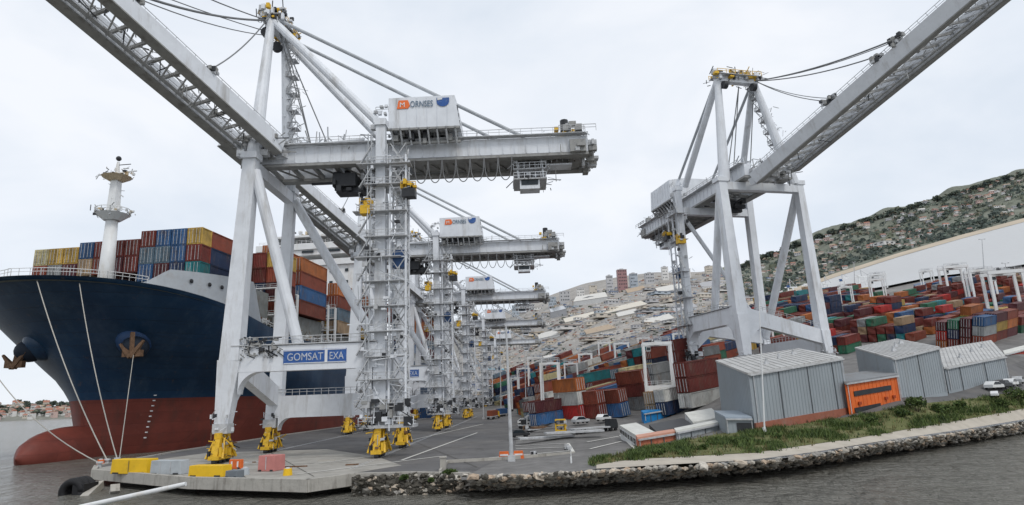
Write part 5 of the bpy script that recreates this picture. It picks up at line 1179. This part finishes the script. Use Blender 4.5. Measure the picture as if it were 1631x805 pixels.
# blue roofed buildings at the end of the apron
for i, (x0, x1, yb, yt, Y, m, rm, l) in enumerate(((767, 805, 645, 590, 560, STEELW, pm('pale_blue_roof', (.12, .38, .50), rough=.5), 'long pale building with light blue roof at the end of the apron'), (768, 803, 655, 618, 470, GALV, WROOF, 'low grey shed with white roof in front of the blue roofed building'), (664, 690, 693, 645, 330, pm('load_blue', (.03, .09, .22)), DARK, 'dark blue box shed seen through the second crane portal'), (733, 745, 672, 640, 420, pm('load_blue', (.03, .09, .22)), DARK, 'small dark blue shed seen through the third crane portal'))):
    quadbuild('port_shed', l, (x0, yb, Y), (x1, yb, Y), (x0+2, yb-2, Y+40), yt, yt, yt-2, m, rm, (.3, .6), None, cat='shed', sink=4)
# ------------------------------------------------------------------ rock revetment
ROCKM = {}
def rockm(i):
    cs = [(.40, .37, .32), (.48, .41, .33), (.30, .285, .26), (.54, .50, .44), (.24, .225, .20), (.45, .35, .26)]
    return pm(f'rock_tone_{"abcdef"[i]}', cs[i], rough=.9, var=.35, scale=1.2, bump=.7, bscale=3)
import bmesh
def rock_mesh(seed, mat):
    random.seed(seed); bm = bmesh.new(); bmesh.ops.create_icosphere(bm, subdivisions=1, radius=1)
    for v in bm.verts:
        n = noise.noise(v.co*1.3+V((seed*3.1, 0, 0))); v.co *= .8+.5*n+random.uniform(-.12, .12)
    for v in bm.verts: v.co.z *= .72
    me = bpy.data.meshes.new('boulder'); bm.to_mesh(me); bm.free(); me.materials.append(mat); return me
RM = [rock_mesh(i, rockm(i % 6)) for i in range(18)]; RMD = [rock_mesh(40+i, pm('dark_wet_rock', (.075, .068, .055), rough=.8, var=.4, scale=1, bump=.6)) for i in range(6)]
TOPL = [(575, 762), (640, 757), (738, 758), (750, 757)]+[(a, b+5) for a, b in CREST[1:]]
BOTL = [(560, 792), (640, 790), (738, 787)]+[(a, b) for a, b in WLINE[1:]]
rocks = []; random.seed(17)
for i in range(3600):
    px = random.uniform(562, 1655); f = random.random()**.9; a = onz(px, interp(TOPL, px), .45 if px > 750 else .1); b = onz(px, interp(BOTL, px)+1, WATERZ-.2)
    p = a.lerp(b, f); rocks.append((p, px, f))
# nearest / largest boulders individually
rocks.sort(key=lambda r: r[0].y); ob_n = 0; big = MB(); bigd = []
bmR = bmesh.new(); slots = list({m for m in [me.materials[0] for me in RM+RMD]})
def put(me, p, s_, rot):
    M_ = Matrix.Translation(p) @ rot.to_4x4() @ Matrix.Diagonal((*s_, 1)); return M_
allv = []; allf = []; alli = []
for k, (p, px, f) in enumerate(rocks):
    dark = (px < 740) or (f > .80+random.uniform(-.06, .06)) or (random.random() < .10)
    if px < 740 and random.random() < .18: dark = False
    me = random.choice(RMD if dark else RM); s0 = random.uniform(.22, .6)*(1.45 if k % 12 == 0 else 1); s_ = V((s0*random.uniform(.8, 1.3), s0, s0*random.uniform(.7, 1.0)))
    rot = Matrix.Rotation(random.uniform(0, 6.28), 3, 'Z') @ Matrix.Rotation(random.uniform(-.6, .6), 3, 'X'); M_ = put(me, p+V((0, -.1, .12)), s_, rot)
    if k % 12 == 0:
        o = bpy.data.objects.new('boulder', me); COL.objects.link(o); o.matrix_world = M_
        tag(o, 'one of the larger rough boulders of the rock bank along the water', 'boulder', 'larger boulders of the rock bank')
    else:
        n0 = len(allv); allv.extend([tuple(M_ @ v.co) for v in me.vertices]); mi = slots.index(me.materials[0])
        for pl in me.polygons: allf.append(tuple(n0+i for i in pl.vertices)); alli.append(mi)
me = bpy.data.meshes.new('rock_bank'); me.from_pydata(allv, [], allf)
for m in slots: me.materials.append(m)
me.polygons.foreach_set('material_index', alli); o = bpy.data.objects.new('rock_bank', me); COL.objects.link(o); tag(o, 'bank of small tan and dark rocks sloping into the harbour water', 'rocks', kind='stuff')
# bank under the rocks
mb = MB(); P = []
xs = np.linspace(560, 1665, 70)
for x in xs: P += [onz(x, interp(TOPL, x)-2, .4 if x > 750 else 0), onz(x, interp(BOTL, x), WATERZ-.3)]
mb.poly(P, [(2*i, 2*i+1, 2*i+3, 2*i+2) for i in range(len(xs)-1)], pm('dark_bank_core', (.06, .053, .043), rough=.95, var=.3)); tag(mb.build('bank_slope'), kind='structure')

# ------------------------------------------------------------------ grass and bushes
LEAF = [pm('leaf_green', (.075, .115, .03), rough=.8, var=.4, scale=.8), pm('leaf_dark_green', (.035, .06, .02), rough=.85, var=.3), pm('leaf_dry', (.16, .14, .06), rough=.9, var=.3), pm('leaf_light_green', (.13, .18, .05), rough=.8, var=.3)]
random.seed(9); mb = MB()
for i in range(15000):
    px = random.uniform(940, 1660); f = random.random(); ya = interp(GRT, px); yb = interp(PATHT, px); py = yb+(ya-yb)*f
    d = noise.noise(V((px*.02, py*.08, 0)))
    if d < -.02 and random.random() < .85: continue
    if i % 10 == 0 or i < 1: pass
    r = ray(px, py); # quick ground: plane between neighbours
    key = (int(px/12), int(py/4))
    if not hasattr(drape, 'cache'): drape.cache = {}
    if key not in drape.cache: drape.cache[key] = ground((key[0]+.5)*12, (key[1]+.5)*4, 75)
    g0 = drape.cache[key]; p = V((r.x/r.y*g0.y, g0.y+random.uniform(-.8, .8), g0.z)); zz = float(g0.z)
    h = random.uniform(.3, .75)*(1+.9*max(0, d)); m = LEAF[2] if d < .02 and random.random() < .55 else random.choice([LEAF[0], LEAF[0], LEAF[3], LEAF[1]])
    for q in range(3):
        a = random.uniform(0, 6.28); dx, dy = math.cos(a), math.sin(a); o = V((random.uniform(-.3, .3), random.uniform(-.3, .3), 0)); wv = .07
        mb.poly([p+o+V((-dy*wv, dx*wv, 0)), p+o+V((dy*wv, -dx*wv, 0)), p+o+V((dx*h*.6, dy*h*.6, h))], [(0, 1, 2)], m)
tag(mb.build('long_grass'), 'rough green and dry grass on the bank above the rocks', 'grass', kind='stuff')
def leafmass(mb, c, r, n, sz, mats, seed=0):
    rr = random.Random(seed)
    lobes = [(V(c)+V((rr.uniform(-.6, .6)*r[0], rr.uniform(-.6, .6)*r[1], rr.uniform(-.2, .55)*r[2])), rr.uniform(.35, .6)) for _ in range(7)]
    for i in range(n):
        lc, lr = rr.choice(lobes); th = rr.uniform(0, 6.28); cz = rr.uniform(-.7, 1); q = math.sqrt(1-min(1, cz*cz)); k = rr.uniform(.7, 1.05)*lr
        p = lc+V((r[0]*q*math.cos(th)*k, r[1]*q*math.sin(th)*k, r[2]*cz*k)); d = V((rr.gauss(0, 1), rr.gauss(0, 1), rr.gauss(0, 1))).normalized(); e_ = d.orthogonal().normalized()*sz*rr.uniform(.5, 1.2); f_ = d.cross(e_).normalized()*sz*rr.uniform(.4, 1)
        m = mats[0] if cz > .2 and rr.random() < .6 else rr.choice(mats)
        mb.poly([p-e_-f_*.3, p+f_, p+e_-f_*.2, p-f_], [(0, 1, 2, 3)], m)
BUSH = [(1462, 657, 24, 'rounded green bush in front of the tall grey warehouse'), (1440, 666, 14, 'low bush left of the rounded one in front of the warehouses'), (1620, 642, 26, 'large dark bush at the right edge above the rocks'), (1595, 650, 14, 'low bush beside the large dark bush'), (1500, 660, 16, 'spreading low bush between the warehouses and the path'), (1530, 652, 13, 'small bush halfway to the large dark bush'),
        (1180, 708, 11, 'small bush below the largest warehouse corner'), (1120, 718, 10, 'small bush below the grey trailer'), (1240, 700, 10, 'bush below the middle of the largest warehouse'), (1290, 692, 9, 'bush below the right part of the largest warehouse'), (1385, 676, 12, 'bush below the orange building'), (1050, 727, 11, 'dark tuft of bush beside the sandy clearing'), (718, 762, 15, 'dark green shrub growing on the rocks at the quay end'), (645, 765, 8, 'small shrub on the dark rocks below the quay'), (688, 768, 6, 'low shrub between the two shrubs on the dark rocks'), (1345, 682, 9, 'small bush near the orange building corner')]
for i, (x, y, hpx, l) in enumerate(BUSH):
    p = ground(x, y, 75) if x > 760 else onz(x, y, -.4); R_ = hpx*p.y/1000; t = tag(empty('bush', p), l, 'bush')
    mb = MB(); leafmass(mb, (0, 0, R_*.42), (R_*.85, R_*.6, R_*.55), 900 if hpx > 12 else 420, .20, [LEAF[0], LEAF[1], LEAF[1], LEAF[3]], i); mb.build('foliage', t)
    mb = MB()
    for k in range(4): mb.tube([(0, 0, -.1), (math.cos(k*1.6)*R_*.35, math.sin(k*1.6)*R_*.3, R_*.5)], .06, BARK, 5, .03)
    mb.build('stem', t)

# ------------------------------------------------------------------ distant town, hill, trees
WALLC = [pm('house_wall_'+n, c, rough=.8, var=.12) for n, c in (('white', (.66, .65, .63)), ('cream', (.56, .51, .44)), ('grey', (.44, .44, .45)), ('pink', (.54, .40, .36)), ('bluegrey', (.38, .43, .48)))]
ROOFC = [pm('house_roof_'+n, c, rough=.8, var=.2) for n, c in (('terracotta', (.36, .17, .12)), ('brown', (.26, .18, .15)), ('grey', (.37, .37, .38)), ('white', (.60, .58, .54)), ('tan', (.40, .31, .22)), ('blue', (.07, .12, .24)))]
HM = {}
def house_mesh(flat, wi, ri):
    k = (flat, wi, ri)
    if k in HM: return HM[k]
    mb = MB(); mb.box((0, 0, .35), (1, .7, 1.1), WALLC[wi])
    if flat: mb.box((0, 0, .93), (1.04, .74, .06), ROOFC[ri])
    else:
        mb.prism([(-.53, -.40, .88), (-.53, .40, .88), (-.53, 0, 1.3)], (1.06, 0, 0), ROOFC[ri])
    for x in (-.3, 0, .3): mb.box((x, -.352, .5), (.13, .02, .25), GLASS)
    for y in (-.18, .15): mb.box((-.502, y, .5), (.02, .15, .25), GLASS)
    ob = mb.build('house'); me = ob.data; bpy.data.objects.remove(ob); HM[k] = me; return me
def house(px, py, wpx, hk, flat, wi, ri, rz, label, group, name='house', g=None, cat='house'):
    p = g if g is not None else ground(px, py); s_ = wpx*p.y/1000
    o = bpy.data.objects.new(name, house_mesh(flat, wi, ri)); COL.objects.link(o); o.location = p; o.scale = (s_, s_*.9, s_*hk); o.rotation_euler = (0, 0, rz); tag(o, label, cat, group); return o
random.seed(33); HILL = [(1240, 474), (1180, 480), (1150, 445), (1200, 415), (1300, 380), (1400, 343), (1500, 315), (1631, 275), (1635, 346), (1540, 374), (1430, 402), (1330, 434)]
def shore_frac(px, py): return (interp([(a, b) for a, b in FARS], px)-py)
WN = ['white', 'cream', 'grey', 'pink walled', 'blue grey']; RN = ['terracotta', 'brown', 'grey', 'white', 'tan', 'blue']
RL = []
def relabel(fmt):
    for b in {r[3] for r in RL}:
        L = sorted([r for r in RL if r[3] == b], key=lambda r: r[4])
        for k, r in enumerate(L): r[0]['label'] = fmt.format(r[1], r[2], nth(k), nth(b))
    RL.clear()
n = 0; tries = 0; placed = []
while n < 185 and tries < 9000:
    tries += 1; px = random.uniform(1165, 1630); py = random.uniform(275, 480)
    if not in_poly(px, py, HILL) or shore_frac(px, py) < 9: continue
    if noise.noise(V((px*.02, py*.035, 5))) < -.12: continue
    if any(abs(px-a) < 6 and abs(py-b) < 4 for a, b in placed): continue
    placed.append((px, py)); wi = random.choice([0, 0, 1, 3, 2]); ri = random.choice([0, 0, 0, 1, 1, 2, 3, 4])
    # where along the hill it stands, for the label
    hk = random.uniform(.35, .6); d = int(shore_frac(px, py)); 
    lbl = f'{WN[wi]} house, {RN[ri]} roof, {NTH[min(12, d//7)]} row above the bay, {NTH[min(14, int((px-1165)//31))]} from the left'
    house(px, py, random.uniform(5, 9.5), hk, False, wi, ri, random.uniform(-.6, .6), 'x', 'houses on the hill beyond the bay'); RL.append((COL.objects[-1] if False else bpy.context.scene.collection.objects[-1], WN[wi], RN[ri], min(12, d//7), px)); n += 1
relabel('{0} house, {1} roof, {2} from the left in {3} row above the bay')
house(1412, 392, 34, .18, True, 0, 3, .35, 'long white shed with pale roof among the trees by the far shore', None, 'long_shed', cat='shed')
# trees as one mass on the hill + ridge trees one by one
TREEM = [pm('tree_crown_a', (.105, .130, .105), rough=.9, var=.4, scale=.05), pm('tree_crown_b', (.070, .090, .080), rough=.9, var=.4, scale=.05), pm('tree_crown_c', (.14, .155, .11), rough=.9, var=.4, scale=.05), pm('tree_crown_d', (.20, .17, .13), rough=.9, var=.3, scale=.05)]  # crown colours lightened toward blue-grey, distance haze painted in
def crown(mb, c, R_, seed, n=46):
    rr = random.Random(seed)
    for k in range(n):
        th = rr.uniform(0, 6.28); cz = rr.uniform(-.5, 1); q = math.sqrt(1-cz*cz); kk = rr.uniform(.55, 1.05); p = V(c)+V((R_*q*math.cos(th)*kk*1.1, R_*q*math.sin(th)*kk, R_*.75*cz*kk)); s_ = R_*rr.uniform(.16, .34)
        d = V((rr.gauss(0, 1), rr.gauss(0, 1), rr.gauss(0, 1))).normalized(); e_ = d.orthogonal().normalized()*s_; f_ = d.cross(e_).normalized()*s_
        mb.poly([p-e_, p+f_, p+e_, p-f_], [(0, 1, 2, 3)], TREEM[0] if cz > .3 else TREEM[1]) if k % 5 else mb.poly([p-e_, p+f_, p+e_, p-f_], [(0, 1, 2, 3)], TREEM[2])
mbw = MB(); random.seed(44); cnt = 0
lowm = []
for i in range(5200):
    px = random.uniform(1150, 1634); py = random.uniform(268, 485)
    if not in_poly(px, py, HILL): continue
    sf = shore_frac(px, py)
    if sf < 5 or (sf > 12 and noise.noise(V((px*.02, py*.035, 5))) > .22 and random.random() < .7): continue
    p = ground(px, py, 500); R_ = random.uniform(2.2, 5.5)*p.y/1000*(1.2 if sf < 26 else .9); m = random.choice([TREEM[0], TREEM[1], TREEM[1], TREEM[2] if sf > 30 else TREEM[1], TREEM[3] if random.random() < .35 else TREEM[0]])
    rr = random.Random(i)
    for k in range(9):
        c = p+V((rr.uniform(-1, 1)*R_, rr.uniform(-.8, .8)*R_, rr.uniform(.1, 1.0)*R_)); s_ = R_*rr.uniform(.35, .7); d = V((rr.gauss(0, 1), rr.gauss(0, 1)-1, rr.gauss(0, .6)+.6)).normalized(); e_ = d.orthogonal().normalized()*s_; f_ = d.cross(e_).normalized()*s_
        mbw.poly([c-e_, c-e_*.3+f_*.8, c+e_*.8+f_*.3, c+e_*.4-f_*.7], [(0, 1, 2, 3)], m)
tag(mbw.build('hillside_wood'), 'dark green wood covering the hill beyond the bay', 'wood', kind='stuff')
random.seed(45); TP = []
for k in range(4):
    mb = MB(); crown(mb, (0, 0, 0), 1.0, 100+k, 130); ob = mb.build('crown'); TP.append(ob.data); bpy.data.objects.remove(ob)
mb = MB(); mb.tube([(0, 0, -.9), (.03, 0, -.2)], .11, BARK, 6, .06); mb.tube([(.03, 0, -.3), (.3, .1, .3)], .06, BARK, 5, .03); mb.tube([(.03, 0, -.3), (-.3, 0, .25)], .05, BARK, 5, .03); ob = mb.build('trunk'); TRK = ob.data; bpy.data.objects.remove(ob)
def tree(p, R_, k, label, group):
    t = tag(empty('tree', p), label, 'tree', group)
    for nm, me in (('crown', TP[k % 4]), ('trunk', TRK)):
        o = bpy.data.objects.new(nm, me); COL.objects.link(o); o.parent = t; o.scale = (R_, R_, R_*random.uniform(.8, 1.15)); o.location = (0, 0, R_*.8); o.rotation_euler = (0, 0, k*1.3 if nm == 'crown' else 0)
for i in range(46):
    px = 1165+i*10.2+random.uniform(-3, 3); yr = interp([(1150, 437), (1250, 395), (1400, 343), (1631, 275)], px)
    p = ground(px, yr+6, 900); tree(p+V((0, 0, -1)), random.uniform(2.5, 7.5)*p.y/1000, i, f'{NTH[i % 12]} skyline tree from the left on the {["lowest", "lower", "upper", "highest"][min(3, i//12)]} part of the ridge', 'trees along the ridge')

# city on the slope left of the hill: individual sheds and blocks
random.seed(51)
def city_ok(px, py):
    top = interp([(740, 545), (790, 520), (860, 488), (960, 462), (1050, 440), (1150, 432)], px); bot = interp([(740, 640), (850, 600), (900, 562), (1000, 546), (1100, 536), (1180, 500), (1235, 490)], px)
    return top < py < bot
n = 0; placed = []; tries = 0
while n < 150 and tries < 9000:
    tries += 1; px = random.uniform(745, 1200); py = random.uniform(435, 635)
    if not city_ok(px, py) or any(abs(px-a) < 8 and abs(py-b) < 4 for a, b in placed): continue
    placed.append((px, py)); wi = random.choice([0, 1, 1, 2, 4]); ri = random.choice([2, 3, 3, 4, 4, 2, 0, 5, 1]); flat = random.random() < .5; near = (py-interp([(740, 545), (860, 488), (1150, 432)], px))/60
    wpx = random.uniform(8, 22)*(1 if near > .3 else .75)
    if n % 6 == 0: wpx = random.uniform(26, 48)
    lbl = f'{WN[wi]} shed, {RN[ri]} {"flat" if flat else "gabled"} roof, {NTH[min(14, int(max(0, py-435)//12))]} city row, {NTH[min(14, int((px-775)//29))]} from left'
    house(px, py, wpx, random.uniform(.15, .32)*(.45 if wpx > 25 else 1), flat, wi, ri, random.uniform(.1, .5), 'x', 'sheds and blocks on the city slope', 'shed', cat='building'); RL.append((bpy.context.scene.collection.objects[-1], WN[wi], RN[ri]+(' flat' if flat else ' gabled'), min(14, int(max(0, py-435)//12)), px)); n += 1
relabel('{0} shed, {1} roof, {2} from the left in the {3} city row')
# clutter that nobody could count between them
mb = MB(); random.seed(52)
cm = WALLC+ROOFC[:5]+[pm('clutter_pale', (.46, .45, .43)), pm('clutter_mid', (.38, .38, .39)), pm('clutter_dark', (.11, .11, .12)), pm('clutter_blue', (.12, .16, .26)), pm('clutter_green', (.06, .08, .05)), pm('clutter_sand', (.46, .41, .35)), pm('clutter_sand2', (.38, .34, .29)), pm('clutter_red', (.25, .12, .09))]  # city colours paled and greyed so they carry the haze
for i in range(5200):
    px = random.uniform(765, 1235); py = random.uniform(432, 660)
    ok = city_ok(px, py)
    if not ok: continue
    p = ground(px, py, 200); s_ = p.y/1000*random.uniform(.7, 3.6); a = random.uniform(.1, .6)
    mb.box(p+V((0, 0, s_*.15)), (s_*random.uniform(1, 2.6), s_, s_*random.uniform(.3, .9)), random.choice(cm), V((math.cos(a), math.sin(a), 0)), V((-math.sin(a), math.cos(a), 0)))
tag(mb.build('city_clutter'), 'dense jumble of small roofs, vehicles and stacks on the city slope', 'rooftops', kind='stuff')
# tracts of sandy ground and trees in the city
mb = MB()
for i in range(700):
    px = random.uniform(780, 1235); py = random.uniform(435, 600)
    if not city_ok(px, py) or noise.noise(V((px*.015, py*.04, 9))) < .1: continue
    p = ground(px, py, 200); R_ = random.uniform(1.2, 3)*p.y/1000; rr = random.Random(i)
    for k in range(7):
        c = p+V((rr.uniform(-1.4, 1.4)*R_, rr.uniform(-.8, .8)*R_, rr.uniform(.2, .9)*R_)); s_ = R_*rr.uniform(.3, .6); d = V((rr.gauss(0, 1), rr.gauss(0, 1)-1, rr.gauss(0, 1))).normalized(); e_ = d.orthogonal().normalized()*s_; f_ = d.cross(e_).normalized()*s_
        mb.poly([c-e_, c+f_, c+e_, c-f_], [(0, 1, 2, 3)], random.choice(TREEM[:3]))
tag(mb.build('street_trees'), 'scattered dark green tree clumps between the roofs of the city', 'trees', kind='stuff')
# landmark sheds and towers in the city
quadbuild('long_pale_shed', 'very long pale roofed shed lying across the city slope', (901, 518, None), (1031, 489, None), (898, 511, None), 514, 485, 508, WALLC[1], pm('cream_roof', (.62, .57, .48)), (), None, cat='shed')
for i_, (x, y, w_, k_, rm, l) in enumerate(((850, 545, 42, 5, ROOFC[3], 'long white roofed shed low on the city slope beside the third crane'), (935, 536, 46, 5, ROOFC[4], 'long tan roofed shed below the very long pale one'), (1030, 520, 44, 6, ROOFC[3], 'white roofed shed above the left container rows'), (1075, 500, 36, 6, ROOFC[2], 'grey roofed shed just left of the right crane tower'), (985, 508, 34, 4, ROOFC[3], 'small white roofed shed just below the very long pale one'), (1050, 470, 50, 6, ROOFC[3], 'broad white roofed hall left of the right crane legs'), (1120, 462, 40, 6, ROOFC[2], 'grey roofed hall between the legs of the right crane'), (870, 578, 40, 5, ROOFC[3], 'white roofed shed directly above the slim gantries'), (1000, 470, 30, 4, ROOFC[4], 'tan roofed shed below the dark red tower block'))):
    sl_ = .22; quadbuild('port_shed', l, (x, y, None), (x+w_, y-w_*sl_, None), (x-k_, y-k_*.9-2, None), y-3, y-w_*sl_-3, y-k_*.9-5, WALLC[i_ % 3], rm, (), None, cat='shed')
quadbuild('white_hall', 'white hall with arched pale roof above the long shed', (914, 490, None), (968, 482, None), (918, 481, None), 481, 473, 473, WALLC[0], ROOFC[3], (), None, cat='building')
quadbuild('glass_block', 'grey block with a dark glazed front left of the long shed', (878, 508, None), (903, 503, None), (876, 502, None), 498, 492, 493, WALLC[2], GLASS, (), None, cat='building')
for i, (x, yb, yt, w_, m, l) in enumerate(((992, 462, 430, 15, pm('tower_red', (.30, .17, .17)), 'dark red tower block on the city skyline'), (972, 466, 434, 10, WALLC[2], 'grey tower block left of the dark red one'), (1010, 458, 432, 12, WALLC[4], 'blue grey tower block right of the dark red one'), (945, 470, 448, 12, WALLC[1], 'cream block on the skyline left of the towers'), (925, 474, 456, 12, WALLC[0], 'white block low on the skyline'), (1035, 452, 424, 14, WALLC[2], 'broad grey block on the skyline under the right crane house'), (1060, 446, 418, 10, WALLC[0], 'white tower block behind the right crane'), (900, 482, 462, 16, WALLC[2], 'wide grey block at the left end of the skyline'), (880, 488, 464, 12, WALLC[4], 'pale blue grey block at the end of the back reach of the third crane'), (822, 508, 478, 12, WALLC[4], 'hazy blue tower between the cranes'), (845, 500, 480, 14, WALLC[2], 'hazy grey block between the cranes'), (800, 520, 486, 9, WALLC[4], 'thin hazy tower left of the hazy blue one'), (1090, 444, 424, 18, WALLC[0], 'broad pale block behind the legs of the right crane'), (1130, 436, 420, 12, WALLC[1], 'cream block at the foot of the hill skyline'))):
    Y = 1500; p = ground(x, yb, 900) if x > 850 else at(x, yb, 1450); s_ = p.y/1000; h = (yb-yt)*s_*(1 if i == 0 else random.uniform(.55, .85)); t = tag(empty('tower_block', p), l, 'building', None)
    mb = MB(); mb.box((0, 0, h/2-5), (w_*s_, w_*s_*.8, h+10), m); mb.build('wall', t); mb = MB(); mb.box((0, 0, h+1), (w_*s_*.4, w_*s_*.3, 4), WALLC[2]); mb.box((0, 0, h+.3), (w_*s_*1.04, w_*s_*.84, .8), WALLC[2]); mb.build('roof', t)
    nf = max(3, int(h/6)); mb = MB()
    for k in range(nf):
        for q in range(5):
            if random.random() < .75: MB().box(((q-2)*w_*s_*.18, -w_*s_*.4-.1, (k+.6)*h/nf), (w_*s_*.09, .3, h/nf*.35), GLASS).build('window', t)

# lattice of small port cranes beyond the rows
random.seed(60)
for i, (x, y, h, w_) in enumerate(((1262, 480, 36, 18), (1290, 476, 34, 20), (1318, 472, 32, 16), (1345, 466, 30, 16), (1375, 458, 28, 22), (1585, 452, 26, 26), (1540, 462, 30, 20), (1240, 488, 30, 16))):
    p = ground(x, y); s_ = p.y/1000; t = tag(empty('harbour_crane', p), f'small pale harbour crane on the bay quay at its {["left end", "second place from the left", "third place from the left", "middle", "place below the open shore", "far right end", "right part", "near left corner"][i]}', 'crane', 'small harbour cranes on the bay quay'); mb = MB()
    for sx in (-1, 1): mb.beam((sx*w_*s_*.25, 0, 0), (sx*w_*s_*.2, 0, h*s_*.6), s_*1.6, s_*1.6, STEELW)
    mb.box((0, 0, h*s_*.35), (w_*s_*.5, s_*2, s_*1.5), STEELW); mb.build('tower', t); mb = MB(); mb.beam((-w_*s_*.5, 0, h*s_*.62), (w_*s_*.6, 0, h*s_*(.8 if i % 2 else .62)), s_*1.2, s_*1.8, STEELW); mb.beam((0, 0, h*s_*.6), (0, 0, h*s_), s_, s_, GALV); mb.beam((0, 0, h*s_), (w_*s_*.6, 0, h*s_*(.8 if i % 2 else .62)), s_*.5, s_*.5, GALV); mb.build('jib', t)
    MB().box((-w_*s_*.2, 0, h*s_*.66), (w_*s_*.25, s_*3, s_*3.5), BLUEP if i % 3 == 0 else STEELW).build('cab', t)
# yellow straddle machine seen through the right crane
p = ground(1212, 505); t = tag(empty('yellow_carrier', p), 'bright yellow machine seen between the legs of the right crane', 'machine'); s_ = p.y/1000
mb = MB(); mb.box((0, 0, 6*s_), (36*s_, 8*s_, 10*s_), YEL); mb.build('body', t); mb = MB(); mb.clutter((0, 0, 12*s_), (30*s_, 8*s_, 6*s_), 14, [YEL, DARK, GALV], 2*s_, 5*s_); mb.build('fittings', t)

# ------------------------------------------------------------------ town on the far shore at the left
mb = MB(); P = []; xs = np.linspace(-260, 330, 60); LT = [(-260, 655), (0, 645), (60, 643), (110, 650), (330, 655)]
for x in xs:
    a = onz(x, 670+.3, WATERZ); Y = a.y if 0 < a.y < 3000 else 1500; Y = 1500
    P += [at(x, 700, 1450)*1.0, at(x, interp(LT, x), 1750)]
for i in range(0, len(P), 2): P[i].z = WATERZ-1
mb.poly(P, [(2*i, 2*i+2, 2*i+3, 2*i+1) for i in range(len(xs)-1)], LAND); o = tag(mb.build('far_shore', smooth=True), kind='structure')
ca = o.data.color_attributes.new('tone', 'FLOAT_COLOR', 'POINT'); ca.data.foreach_set('color', np.array([(.20, .20, .17, 1)]*len(P), dtype=np.float32).ravel())
random.seed(70); TN = 0
for i in range(110):
    x = -40+i*1.55 if i < 100 else random.uniform(-30, 110); f = random.uniform(.05, .95); x += random.uniform(-3, 3)
    a = at(x, 700, 1450); a.z = WATERZ; b = at(x, interp(LT, x), 1750); p = a.lerp(b, f)
    wi = random.choice([0, 0, 1, 3]); ri = random.choice([0, 0, 0, 1, 4, 3])
    house(0, 0, random.uniform(5, 10), random.uniform(.5, 1.0), random.random() < .3, wi, ri, random.uniform(-.7, .7), f'{WN[wi]} house, {RN[ri]} roof, {NTH[int(f*9)]} row of the far left town, {NTH[min(14, max(0, int((x+42)//11)))]} plot', 'houses of the far left town', g=p); RL.append((bpy.context.scene.collection.objects[-1], WN[wi], RN[ri], int(f*9), x))
relabel('{0} house, {1} roof, {2} from left in {3} row of the far town')
for i in range(34):
    x = -30+i*4.4; f = random.uniform(.1, .95); a = at(x, 700, 1450); a.z = WATERZ; b = at(x, interp(LT, x), 1750); p = a.lerp(b, f)
    tree(p, random.uniform(3.5, 6)*p.y/1000, i, f'{NTH[i % 12]} tree from the left in the {["left", "middle", "right"][min(2, i//12)]} part of the far town', 'trees of the far left town')
